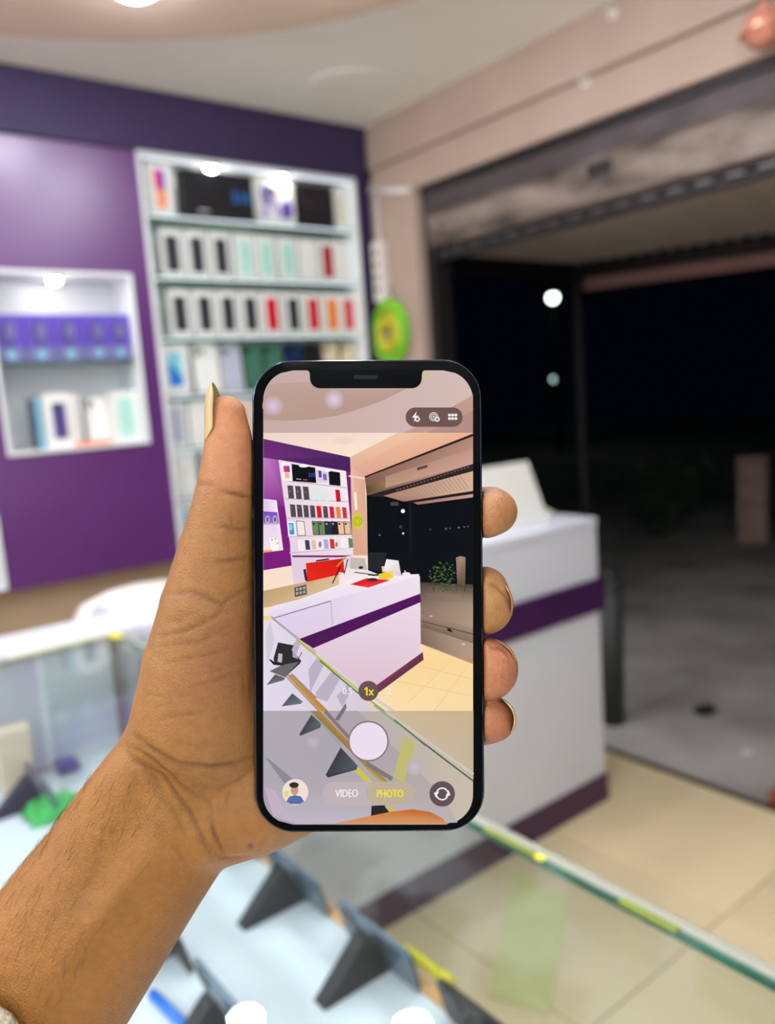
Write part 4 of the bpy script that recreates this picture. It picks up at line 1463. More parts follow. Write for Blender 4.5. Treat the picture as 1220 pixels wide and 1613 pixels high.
# lower wall, red boxes, gear
s.poly([(50, 240), (330, 180), (452, 150), (452, 260), (50, 330)], [(196, 158, 112), (206, 172, 128), (220, 186, 150), (220, 190, 150), (206, 172, 128)], 4, Z3)
s.poly([(215, 222), (278, 206), (282, 258), (218, 272)], (70, 66, 70), 5, Z3)
for k in range(3):
    for j in range(2):
        s.poly([(222 + k * 19, 226 + j * 22 - k * 4), (236 + k * 19, 222 + j * 22 - k * 4), (237 + k * 19, 238 + j * 22 - k * 4), (223 + k * 19, 242 + j * 22 - k * 4)], (170, 160, 160), 6, Z3)
s.poly([(276, 92), (476, 66), (482, 146), (284, 192)], [(222, 36, 24), (206, 22, 22), (226, 26, 24), (240, 36, 30)], 5, Z3)
s.line((330, 80), (400, 70), 8, (60, 20, 22), 6, Z3)
s.poly([(262, 126), (276, 122), (286, 190), (272, 184)], (40, 36, 40), 6, Z3)
s.poly([(608, 34), (706, 36), (692, 140), (612, 128)], (34, 36, 42), 5, Z3)
s.poly([(515, 62), (592, 66), (604, 130), (510, 140)], (196, 186, 176), 5, Z3)
s.poly([(500, 120), (604, 128), (660, 150), (520, 156)], (236, 228, 226), 6, Z3)
s.line((460, 110), (418, 200), 6, (30, 24, 24), 7, Z3)
s.line((490, 60), (440, 110), 7, (190, 150, 40), 7, Z3)
s.line((500, 70), (480, 150), 5, (40, 30, 28), 7, Z3)
s.line((535, 140), (690, 160), 5, (60, 50, 50), 7, Z3)
s.ell(570, 115, 12, 8, (50, 44, 46), 7, Z3)
s.poly([(664, 150), (740, 130), (742, 168), (700, 180), (664, 172)], (244, 206, 40), 8, Z3)
s.poly([(680, 108), (735, 112), (738, 140), (684, 140)], (226, 206, 150), 7, Z3)
s.poly([(706, 70), (770, 78), (786, 160), (744, 158), (690, 130)], [(246, 240, 240), (238, 230, 232), (214, 204, 214), (226, 216, 222), (240, 232, 236)], 8, Z3)
s.ell(812, 148, 22, 8, (240, 232, 236), 8, Z3)
s.line((805, 130), (806, 146), 6, (230, 220, 220), 8, Z3)
# ground, plant and post outside
s.poly([(870, 192), (1168, 205), (1168, 330), (888, 330)], [(64, 54, 48), (66, 56, 50), (168, 146, 126), (136, 114, 98)], 5, Z3)
s.poly([(888, 328), (1168, 328), (1168, 628), (888, 522)], [(136, 114, 98), (168, 146, 126), (182, 158, 136), (120, 98, 86)], 5, Z3)
s.poly([(890, 365), (1168, 440), (1168, 520), (890, 430)], [(150, 126, 108), (160, 138, 118), (132, 110, 96), (110, 92, 80)], 6, Z3)
s.poly([(905, 250), (1100, 262), (1130, 300), (930, 290)], [(120, 102, 88), (140, 120, 102), (150, 128, 110), (126, 106, 92)], 6, Z3)
s.line((890, 400), (1168, 470), 6, (100, 82, 70), 7, Z3)
s.poly([(1032, 432), (1046, 440), (1062, 462), (1030, 452)], (30, 24, 26), 7, Z3)
s.ell(944, 374, 10, 4, (196, 180, 168), 7, Z3)
s.ell(1116, 524, 10, 5, (210, 196, 184), 7, Z3)
s.poly([(1076, 62), (1100, 54), (1128, 60), (1126, 206), (1084, 206)], [(146, 120, 100), (170, 144, 124), (150, 124, 104), (96, 76, 62), (100, 80, 66)], 7, Z3)
rnd = random.Random(11)
for k in range(130):
    a_ = rnd.uniform(0, 2 * PI)
    q_ = rnd.random() ** 0.6
    x_, y_ = 1010 + 76 * q_ * math.cos(a_), 150 + 66 * q_ * math.sin(a_)
    c = rnd.choice(((58, 84, 44), (40, 62, 34), (84, 108, 60), (30, 46, 30), (104, 120, 70)))
    s.poly([(x_ - 6, y_), (x_, y_ - 4), (x_ + 6, y_ + 1), (x_, y_ + 4)], c, 6, Z3)
for k in range(40):
    x_, y_ = rnd.uniform(940, 1140), rnd.uniform(205, 245)
    s.poly([(x_ - 6, y_), (x_, y_ - 4), (x_ + 6, y_ + 1), (x_, y_ + 4)], rnd.choice(((84, 90, 54), (60, 66, 42), (110, 104, 74))), 7, Z3)
# counter
CW = (238, 222, 238)
s.poly([(56, 375), (100, 320), (240, 285), (470, 200), (450, 140), (640, 160), (880, 150), (884, 262), (95, 388)],
       [(236, 222, 240), (240, 228, 244), (240, 228, 242), (244, 232, 240), (238, 226, 232), (246, 236, 240), (246, 236, 242), (236, 218, 234), (226, 212, 234)], 6, Z3)
s.poly([(95, 388), (420, 285), (884, 160), (888, 300), (240, 500)], [(224, 210, 236), (228, 212, 236), (240, 226, 238), (238, 222, 236), (222, 204, 228)], 7, Z3)
s.poly([(512, 205), (600, 172), (728, 182), (610, 222)], [(226, 30, 36), (206, 24, 30), (232, 36, 40), (240, 60, 60)], 8, Z3)
s.ell(632, 180, 28, 9, (60, 40, 44), 9, Z3)
s.line((108, 384), (410, 293), 5, (128, 110, 130), 8, Z3)
s.line((410, 293), (418, 420), 5, (196, 180, 200), 8, Z3)
s.poly([(300, 545), (886, 300), (890, 568), (655, 742), (560, 790)], [(226, 204, 220), (236, 218, 230), (230, 206, 220), (222, 188, 206), (220, 190, 206)], 7, Z3)
s.poly([(242, 496), (886, 254), (892, 298), (314, 546)], [(74, 20, 84), (86, 22, 96), (82, 20, 92), (78, 22, 84)], 8, Z3)
s.poly([(640, 752), (900, 565), (904, 607), (640, 800)], [(124, 58, 88), (112, 52, 84), (96, 44, 72), (110, 52, 78)], 9, Z3)
s.poly([(896, 524), (1168, 628), (1168, 884), (755, 884), (655, 792), (904, 607)],
       [(250, 218, 166), (250, 216, 158), (250, 216, 164), (250, 222, 172), (250, 222, 172), (250, 214, 150)], 8, Z3)
for (a_, b_) in (((760, 720), (1168, 800)), ((880, 640), (1168, 710)), ((1040, 620), (820, 840)), ((1140, 640), (960, 880))):
    s.line(a_, b_, 5, (240, 204, 150), 9, Z3)
s.line((896, 524), (1168, 628), 5, (196, 160, 120), 9, Z3)
s.ell(1152, 606, 14, 10, (216, 130, 100), 9, Z3)
# glass case in the picture
s.poly([(50, 372), (96, 384), (330, 575), (760, 884), (50, 884)], [(230, 224, 236), (226, 218, 234), (220, 210, 228), (214, 200, 206), (226, 216, 236)], 9, Z3)
s.poly([(50, 372), (100, 376), (112, 392), (50, 396)], (236, 216, 120), 10, Z3)
s.poly([(60, 470), (86, 400), (110, 500), (70, 640)], (210, 204, 214), 10, Z3)
for pts in (((290, 660), (340, 590), (380, 620), (300, 780)), ((330, 780), (420, 660), (470, 690), (390, 830), (330, 810)), ((180, 560), (230, 500), (250, 520), (200, 640)),
            ((440, 800), (500, 740), (520, 770), (470, 860))):
    s.poly(list(pts), (186, 176, 196), 10, Z3)
s.poly([(560, 800), (600, 770), (740, 884), (640, 884)], (226, 208, 180), 10, Z3)
s.line((96, 386), (330, 578), 5, (150, 150, 140), 11, Z3)
s.line((225, 500), (560, 770), 9, (196, 196, 60), 11, Z3)
s.line((92, 376), (330, 566), 3, (120, 112, 120), 11, Z3)
s.line((350, 610), (420, 670), 9, (120, 130, 50), 12, Z3)
s.line((420, 672), (560, 788), 8, (86, 120, 70), 12, Z3)
s.line((560, 770), (720, 884), 10, (236, 230, 190), 12, Z3)
s.line((600, 810), (700, 884), 7, (150, 160, 90), 13, Z3)
s.poly([(172, 690), (196, 684), (400, 884), (352, 884)], [(206, 150, 70), (196, 140, 80), (176, 130, 60), (206, 150, 70)], 12, Z3)
s.line((168, 694), (348, 884), 7, (150, 150, 166), 13, Z3)
s.line((200, 684), (330, 812), 12, (150, 136, 150), 11, Z3)
# the black stand standing on the glass
s.poly([(128, 514), (212, 530), (200, 556), (252, 612), (246, 626), (165, 700), (82, 668), (150, 640), (108, 620), (104, 600)], (44, 44, 48), 13, Z3)
s.poly([(82, 668), (150, 634), (240, 618), (166, 698)], (106, 102, 108), 14, Z3)
s.poly([(78, 604), (92, 606), (112, 622), (160, 632), (166, 640), (104, 634)], (30, 30, 34), 14, Z3)
s.poly([(130, 572), (152, 576), (148, 622), (126, 618)], (196, 186, 186), 14, Z3)
s.poly([(206, 560), (238, 604), (206, 592)], (176, 168, 186), 14, Z3)
s.line((236, 604), (256, 566), 4, (50, 50, 54), 14, Z3)
s.poly([(66, 742), (112, 684), (166, 704), (160, 716)], [(110, 110, 116), (84, 84, 90), (96, 96, 104), (130, 130, 138)], 13, Z3)
s.poly([(146, 856), (204, 786), (260, 830), (250, 842)], [(96, 100, 108), (70, 76, 84), (110, 118, 130), (120, 124, 132)], 13, Z3)

# ---- bottom strip (dimmed)
band(1120, SY1, (170, 162, 172), (200, 188, 170), 14, 30)
s.poly([(85, 255), (560, 255), (700, 400), (900, 600), (1000, 700), (1060, 820), (240, 826), (140, 790), (85, 640)],
       [(176, 170, 180), (172, 164, 168), (172, 164, 168), (176, 168, 170), (182, 172, 172), (188, 178, 182), (190, 184, 200), (186, 176, 192), (176, 168, 180)], 15, Z4)
s.poly([(690, 255), (1140, 255), (1140, 600), (1000, 490), (870, 395)], [(206, 184, 150), (200, 178, 144), (196, 180, 156), (200, 184, 160), (204, 184, 154)], 15, Z4)
s.line((640, 225), (760, 320), 12, (150, 168, 130), 16, Z4)
s.line((740, 300), (900, 430), 9, (96, 124, 96), 17, Z4)
s.line((870, 405), (1140, 610), 8, (70, 100, 80), 17, Z4)
s.line((700, 262), (1140, 575), 14, (206, 196, 186), 16, Z4)
s.poly([(790, 380), (850, 420), (790, 620), (735, 590)], (192, 186, 116), 16, Z4)
s.ell(330, 415, 32, 30, (200, 176, 196), 16, Z4, rim=(180, 170, 182))
s.ell(842, 540, 40, 42, (206, 184, 214), 17, Z4, rim=(186, 176, 170))
s.poly([(88, 490), (110, 500), (240, 610), (200, 640)], (138, 138, 150), 16, Z4)
s.poly([(85, 640), (140, 660), (190, 760), (130, 790)], (196, 176, 196), 16, Z4)
s.poly([(315, 255), (365, 255), (520, 420), (735, 640), (690, 640), (500, 440)], [(150, 120, 70), (176, 136, 70), (176, 140, 70), (160, 140, 90), (196, 184, 90), (150, 118, 60)], 16, Z4)
s.line((320, 262), (470, 430), 9, (150, 160, 170), 17, Z4)
s.line((540, 540), (660, 660), 26, (206, 196, 70), 16, Z4)
s.line((600, 520), (730, 600), 22, (130, 118, 120), 17, Z4)
s.line((390, 255), (520, 400), 18, (134, 118, 122), 16, Z4)
s.poly([(470, 440), (556, 532), (550, 552), (405, 592), (394, 578)], [(60, 60, 66), (84, 92, 104), (70, 76, 84), (50, 50, 54), (60, 60, 64)], 18, Z4)
s.poly([(322, 275), (372, 320), (366, 340), (264, 382), (262, 372)], [(70, 70, 76), (96, 104, 112), (84, 88, 96), (60, 60, 64), (64, 64, 68)], 18, Z4)
s.poly([(440, 300), (495, 215), (500, 240), (460, 305)], (120, 112, 130), 17, Z4)
s.poly([(626, 735), (690, 730), (720, 775), (622, 792)], (40, 36, 38), 18, Z4)
s.line((700, 735), (770, 790), 20, (206, 186, 90), 18, Z4)
s.poly([(430, 826), (600, 790), (720, 765), (830, 752), (920, 765), (980, 795), (1010, 829)],
       [(214, 150, 110), (214, 136, 80), (206, 120, 52), (196, 104, 32), (196, 104, 36), (200, 116, 56), (206, 150, 110)], 19, Z4)
pic = s.build('live_picture', phone, 'glowing camera view of the same shop on the display')

# ---- black notch and controls
s = Screen()
K = (3, 4, 7)
s.poly([(482, 582), (670, 582), (665, 586), (664, 592)] + [(664 - 16 + 16 * math.cos(a), 596 + 16 * math.sin(a)) for a in [PI / 2 * k / 8 for k in range(9)]]
       + [(488 + 16 - 16 * math.sin(a), 596 + 16 * math.cos(a)) for a in [PI / 2 * k / 8 for k in range(9)]] + [(488, 592), (487, 586)], K, 24)
o = s.build('notch', phone, 'black notch with earpiece slot')
s2 = Screen()
s = s2
s.rr(557, 591, 595, 597.5, 3, (40, 44, 50), 26)
s.build('earpiece', o)
s = Screen()
s.ell(672, 591, 3, 3, (150, 226, 90), 26)
s.build('indicator_dot', phone, 'tiny green indicator light')
s = Screen()
s.rr(638.5, 642, 728, 672.5, 15, (110, 84, 82), 24, 10)
pill = s.build('control_pill', phone, 'rounded brown pill with white icons')
s = Screen()
W = (245, 238, 236)
s.poly([(656, 648), (648.5, 658), (653, 658), (651, 665), (659, 655), (654.5, 655)], W, 26)
s.ell(657, 660.5, 4, 4, W, 26)
s.ell(657, 660.5, 2, 2, (110, 84, 82), 27)
s.build('flash_icon', pill)
s = Screen()
s.ring(682.5, 656.5, 6, 7, W, 26)
s.ring(682.5, 656.5, 3.4, 4.6, W, 26)
s.ell(682.5, 656.5, 1.6, 1.6, W, 26)
s.ell(688, 660.5, 4, 4, W, 27)
s.ell(688, 660.5, 1.8, 1.8, (110, 84, 82), 28)
s.build('live_icon', pill)
s = Screen()
for i in range(3):
    for j in range(2):
        s.ell(707.5 + i * 5, 654 + j * 5.5, 2.3, 2.3, W, 26)
s.build('grid_icon', pill)
s = Screen()
s.ell(580, 1088, 15.8, 15.8, (106, 82, 86), 24)
zb = s.build('zoom_button', phone, 'dark round zoom button reading 1x')
s = Screen()
s.ell(580, 1167, 32, 32, (140, 118, 124), 24, n=48)
s.ell(580, 1167, 29.6, 29.6, (236, 222, 240), 25, n=48)
s.build('shutter_button', phone, 'large white round shutter button')
s = Screen()
s.rr(508, 1231, 648, 1268, 17, (192, 178, 184), 24, 10)
pm = s.build('mode_bar', phone, 'pale rounded bar with mode words')
s = Screen()
s.rr(576.5, 1231, 653, 1267, 17, (190, 176, 152), 25, 10)
s.build('mode_highlight', pm)
s = Screen()
s.ell(696, 1250, 20, 20, (98, 80, 84), 24, n=36)
flip = s.build('flip_button', phone, 'dark round button with two curved arrows')
s = Screen()
s.ring(696, 1250, 8, 10.2, W, 26, 200, 340)
s.ring(696, 1250, 8, 10.2, W, 26, 20, 160)
s.poly([(683, 1248), (691, 1246), (686, 1256)], W, 26)
s.poly([(709, 1252), (701, 1254), (706, 1244)], W, 26)
s.build('arrow_icon', flip)
s = Screen()
s.ell(465, 1247, 20.5, 20.5, (238, 222, 214), 24, n=36)
th = s.build('gallery_thumbnail', phone, 'round thumbnail picture of a person in a blue shirt')
s = Screen()
s.poly([(451, 1262), (456, 1254), (465, 1252), (474, 1254), (479, 1262), (472, 1266), (458, 1266)], (84, 110, 166), 25)
s.ell(464, 1244, 6, 8, (206, 150, 130), 26)
s.ell(463, 1236, 7.5, 4.5, (50, 44, 46), 27)
s.ell(451, 1250, 4, 5, (226, 216, 110), 25)
s.build('thumbnail_figure', th)


def screen_text(name, body, x_, y_, size_px, rgb, parent, layer=28, bold=0.0, squeeze=1.0):
    q = P(x_, y_)
    m_ = emit_mat(name + '_glow', rgb, 1.0)
    cu = text_mesh(body, size_px * S, 0.0)
    cu.materials.append(m_)
    o = bpy.data.objects.new(name, cu)
    COL.objects.link(o)
    o.parent = parent
    o.matrix_local = Matrix.Translation((q[0], q[1], 0.00003 + layer * 0.000012)) @ Matrix.Diagonal((squeeze, 1, 1, 1))
    if bold:
        for k, (dx, dy) in enumerate(((bold, 0), (-bold, 0), (0, bold), (0, -bold))):
            c = o.copy()
            COL.objects.link(c)
            c.parent = parent
            c.matrix_local = Matrix.Translation((q[0] + dx * S, q[1] + dy * S, 0.00003 + (layer + 0.3 * (k + 1)) * 0.000012)) @ Matrix.Diagonal((squeeze, 1, 1, 1))
    return o


def word(name, body, x_, y_, size_px, rgb, parent, squeeze=1.0, bold=0.5):
    """one mesh: the word with slightly thickened strokes"""
    q = P(x_, y_)
    me0 = text_mesh(body, size_px * S, 0.0)
    bm = bmesh.new()
    for k, (dx, dy) in enumerate(((0, 0), (bold, 0), (-bold, 0))):
        bm2 = bmesh.new()
        bm2.from_mesh(me0)
        bmesh.ops.translate(bm2, vec=(dx * S, dy * S, k * 0.000004), verts=bm2.verts[:])
        tmp = bpy.data.meshes.new('tmp')
        bm2.to_mesh(tmp)
        bm2.free()
        bm.from_mesh(tmp)
        bpy.data.meshes.remove(tmp)
    me = bpy.data.meshes.new(name)
    bm.to_mesh(me)
    bm.free()
    bpy.data.meshes.remove(me0)
    me.materials.append(emit_mat(name + '_glow', rgb, 1.0))
    o = bpy.data.objects.new(name, me)
    COL.objects.link(o)
    o.parent = parent
    o.matrix_local = Matrix.Translation((q[0], q[1], 0.00003 + 28 * 0.000012)) @ Matrix.Diagonal((squeeze, 1, 1, 1))
    return o


s = Screen()
Y1 = (240, 222, 30)
s.line((577.5, 1082), (577.5, 1095), 2.6, Y1, 28)
s.line((577.8, 1082.6), (573.8, 1085.6), 2.2, Y1, 29)
s.line((581, 1086), (587.5, 1095), 2.0, Y1, 28)
s.line((587.5, 1086), (581, 1095), 2.0, Y1, 29)
s.build('zoom_text', zb)
word('box_lettering', 'S10', 491, 748.5, 9, (70, 90, 190), pic, 0.8, 0.15)
word('zoom_text', '0.5', 547, 1088.5, 15, (250, 240, 240), phone, 0.85, 0.25)
word('zoom_text', '2', 613, 1088.5, 15, (250, 240, 240), phone, 0.85, 0.25)
word('mode_text', 'VIDEO', 546, 1249.5, 17, (244, 234, 238), pm, 0.72)
word('mode_text', 'PHOTO', 614, 1250, 17, (250, 232, 0), pm, 0.72)

# ================================================================== HAND
D_MM = PHONE_D * 1000


def L(x_, y_, z_):
    """hand-frame millimetres of a joint seen at picture point x,y and z mm in front of the phone glass"""
    k = (D_MM - z_) / FPX
    return np.array([(x_ - 610) * k, -(y_ - 806.5) * k, z_], dtype=np.float32)


VOX = 0.85
lo = np.array([L(-110, 1600, 0)[0], L(0, 1830, 0)[1], -52.0], dtype=np.float32)
hi = np.array([46.0, L(0, 600, 0)[1], 30.0], dtype=np.float32)
gx = np.arange(lo[0], hi[0], VOX, dtype=np.float32)
gy = np.arange(lo[1], hi[1], VOX, dtype=np.float32)
gz = np.arange(lo[2], hi[2], VOX, dtype=np.float32)
NXg, NYg, NZg = len(gx), len(gy), len(gz)
FAR = np.float32(40.0)


def chain(pts, pad=14.0):
    """distance to a chain of tapered capsules, evaluated only near it"""
    F_ = np.full((NXg, NYg, NZg), FAR, dtype=np.float32)
    q = [(L(a_, b_, c_), r_ * (D_MM - c_) / FPX) for a_, b_, c_, r_ in pts]
    if len(q) == 1:
        q = q * 2
    for (A, ra), (B, rb) in zip(q, q[1:]):
        mn = np.minimum(A - ra, B - rb) - pad
        mx = np.maximum(A + ra, B + rb) + pad
        i0 = np.clip(((mn - lo) / VOX).astype(int), 0, [NXg, NYg, NZg])
        i1 = np.clip(((mx - lo) / VOX).astype(int) + 1, 0, [NXg, NYg, NZg])
        if (i1 <= i0).any():
            continue
        sl = tuple(slice(i0[k], i1[k]) for k in range(3))
        X = gx[sl[0]][:, None, None]
        Y = gy[sl[1]][None, :, None]
        Z = gz[sl[2]][None, None, :]
        ba = B - A
        bb = float(ba @ ba) + 1e-6
        t = np.clip(((X - A[0]) * ba[0] + (Y - A[1]) * ba[1] + (Z - A[2]) * ba[2]) / bb, 0, 1)
        d = np.sqrt((X - A[0] - t * ba[0]) ** 2 + (Y - A[1] - t * ba[1]) ** 2 + (Z - A[2] - t * ba[2]) ** 2) - (ra + (rb - ra) * t)
        F_[sl] = np.minimum(F_[sl], d)
    return F_


def smin(a, b, k):
    h = np.clip(0.5 + 0.5 * (b - a) / k, 0, 1)
    return (b + (a - b) * h - k * h * (1 - h)).astype(np.float32)


# forearm: two bones side by side
fore = chain([(262, 1190, -17, 74), (150, 1360, -14, 82), (-25, 1565, -8, 92), (-160, 1730, -2, 98)])
fore = smin(fore, chain([(345, 1262, -20, 62), (246, 1390, -17, 76), (84, 1628, -10, 92), (-40, 1800, -4, 98)]), 9)
fore = smin(fore, chain([(300, 1228, -19, 80), (200, 1363, -16, 92), (30, 1596, -8, 108)]), 6)
# thumb and its ball
thumb = chain([(357, 653, -2, 30), (360, 690, -2, 36.5), (358, 730, -2, 40), (350, 800, -3, 48), (340, 870, -5, 60), (328, 960, -8, 76), (318, 1050, -12, 92), (312, 1130, -15, 102)])
hand = smin(fore, thumb, 3.5)
heel = chain([(338, 1285, -18, 78), (392, 1268, -21, 78), (455, 1225, -24, 84)])
hand = smin(hand, heel, 2.5)
palm = chain([(330, 1150, -22, 100), (430, 1120, -29, 90), (560, 900, -31, 66)])
palm = smin(palm, chain([(400, 1200, -27, 92), (500, 1130, -32, 84), (620, 980, -32, 64)]), 8)
palm = smin(palm, chain([(430, 1220, -27, 88), (540, 1190, -31, 72), (640, 1090, -30, 58)]), 8)
hand = smin(hand, palm, 9)
fingers = None
for ch_ in ([(560, 880, -31, 52), (680, 830, -27, 44), (742, 808, -18, 40), (772, 803, -8, 37), (778, 806, -8, 36.5), (766, 812, -4, 36)],
            [(610, 965, -32, 52), (705, 950, -29, 48), (752, 950, -18, 46), (762, 930, -7, 38)],
            [(752, 950, -18, 46), (761, 953, -6, 47)],
            [(630, 1060, -31, 50), (712, 1060, -28, 47), (756, 1058, -17, 46), (767, 1054, -4, 48.5)],
            [(640, 1120, -30, 46), (718, 1140, -25, 38), (760, 1138, -14, 35), (776, 1134, -5, 34.5)]):
    c_ = chain(ch_)
    fingers = c_ if fingers is None else smin(fingers, c_, 1.0)
    del c_
hand = smin(hand, fingers, 5)
del fore, thumb, heel, palm, fingers
# flesh pressed flat where it meets the phone (also in front of its edge)
cx_, cy_ = PCX * 1000, PCY * 1000
hw, hh = PW * 500 + 0.15, PH_ * 500 + 0.15
ct, st = math.cos(TILT), math.sin(TILT)
Xr = (gx[:, None] - cx_) * ct + (gy[None, :] - cy_) * st
Yr = -(gx[:, None] - cx_) * st + (gy[None, :] - cy_) * ct
rc = 62 * S * 1000
qx, qy = np.abs(Xr) - (hw - rc), np.abs(Yr) - (hh - rc)
d2 = np.sqrt(np.maximum(qx, 0) ** 2 + np.maximum(qy, 0) ** 2) + np.minimum(np.maximum(qx, qy), 0) - rc
dz = (-PT * 1000 - 0.9) - gz
dbox = np.maximum(d2[:, :, None], dz[None, None, :])
hand = np.maximum(hand, -dbox).astype(np.float32)
del dbox


def surface_nets(F_):
    neg = F_ < 0
    n0, n1, n2 = F_.shape
    cnt = np.zeros((n0 - 1, n1 - 1, n2 - 1), dtype=np.int8)
    for a_ in (0, 1):
        for b_ in (0, 1):
            for c_ in (0, 1):
                cnt += neg[a_:n0 - 1 + a_, b_:n1 - 1 + b_, c_:n2 - 1 + c_]
    act = (cnt > 0) & (cnt < 8)
    idx = np.argwhere(act)
    vid = np.full(act.shape, -1, dtype=np.int32)
    vid[act] = np.arange(len(idx))
    acc = np.zeros((len(idx), 3), dtype=np.float64)
    num = np.zeros(len(idx))
    cor = [(a_, b_, c_) for a_ in (0, 1) for b_ in (0, 1) for c_ in (0, 1)]
    val = {c_: F_[idx[:, 0] + c_[0], idx[:, 1] + c_[1], idx[:, 2] + c_[2]] for c_ in cor}
    for p_ in cor:
        for ax in range(3):
            if p_[ax] == 0:
                q_ = list(p_)
                q_[ax] = 1
                q_ = tuple(q_)
                va, vb = val[p_], val[q_]
                cr = (va < 0) != (vb < 0)
                t = np.where(cr, va / np.where(cr, va - vb, 1), 0)
                pt = np.tile(np.array(p_, dtype=np.float64), (len(idx), 1))
                pt[:, ax] += t
                acc += np.where(cr[:, None], pt, 0)
                num += cr
    verts = idx + acc / num[:, None]
    faces = []
    for ax in range(3):
        o1, o2 = (ax + 1) % 3, (ax + 2) % 3
        sa = [slice(None)] * 3
        sb = [slice(None)] * 3
        sa[ax] = slice(0, F_.shape[ax] - 1)
        sb[ax] = slice(1, F_.shape[ax])
        ch_ = neg[tuple(sa)] != neg[tuple(sb)]
        e = np.argwhere(ch_)
        e = e[(e[:, o1] > 0) & (e[:, o2] > 0) & (e[:, o1] < F_.shape[o1] - 1) & (e[:, o2] < F_.shape[o2] - 1)]
        inside = neg[e[:, 0], e[:, 1], e[:, 2]]

        def cell(d1, d2_):
            c_ = e.copy()
            c_[:, o1] -= d1
            c_[:, o2] -= d2_
            return vid[c_[:, 0], c_[:, 1], c_[:, 2]]
        quad = np.stack([cell(1, 1), cell(0, 1), cell(0, 0), cell(1, 0)], axis=1)
        quad[~inside] = quad[~inside][:, ::-1]
        faces.append(quad)
    return verts, np.concatenate(faces)


hv, hf = surface_nets(hand)
hv = hv * VOX + lo
del hand
# relax the voxel steps a little
for it in range(3):
    accv = np.zeros_like(hv)
    cn = np.zeros(len(hv))
    for k in range(4):
        a_, b_ = hf[:, k], hf[:, (k + 1) % 4]
        np.add.at(accv, a_, hv[b_])
        np.add.at(accv, b_, hv[a_])
        np.add.at(cn, a_, 1)
        np.add.at(cn, b_, 1)
    hv = hv + 0.5 * (accv / np.maximum(cn, 1)[:, None] - hv)


def face_normals(v, f):
    n = np.cross(v[f[:, 2]] - v[f[:, 0]], v[f[:, 3]] - v[f[:, 1]])
    vn = np.zeros_like(v)
    for k in range(4):
        np.add.at(vn, f[:, k], n)
    return vn / (np.linalg.norm(vn, axis=1)[:, None] + 1e-9)


hn = face_normals(hv, hf)
kpx = FPX / (D_MM - hv[:, 2])
vx, vy = 610 + hv[:, 0] * kpx, 806.5 - hv[:, 1] * kpx      # picture point of every vertex


def seg_dist(x_, y_, pts):
    d = np.full(len(x_), 1e9)
    tt = np.zeros(len(x_))
    n = len(pts) - 1
    for k in range(n):
        (ax_, ay_), (bx_, by_) = pts[k], pts[k + 1]
        ux, uy = bx_ - ax_, by_ - ay_
        t = np.clip(((x_ - ax_) * ux + (y_ - ay_) * uy) / (ux * ux + uy * uy), 0, 1)
        dd = np.hypot(x_ - ax_ - t * ux, y_ - ay_ - t * uy)
        m_ = dd < d
        d = np.where(m_, dd, d)
        tt = np.where(m_, (k + t) / n, tt)
    return d, tt


def R6(*p):
    return [(a_ / 2.905, 900 + b_ / 2.905) for a_, b_ in p]


def R5(*p):
    return [(180 + a_ / 4.357, 560 + b_ / 4.357) for a_, b_ in p]


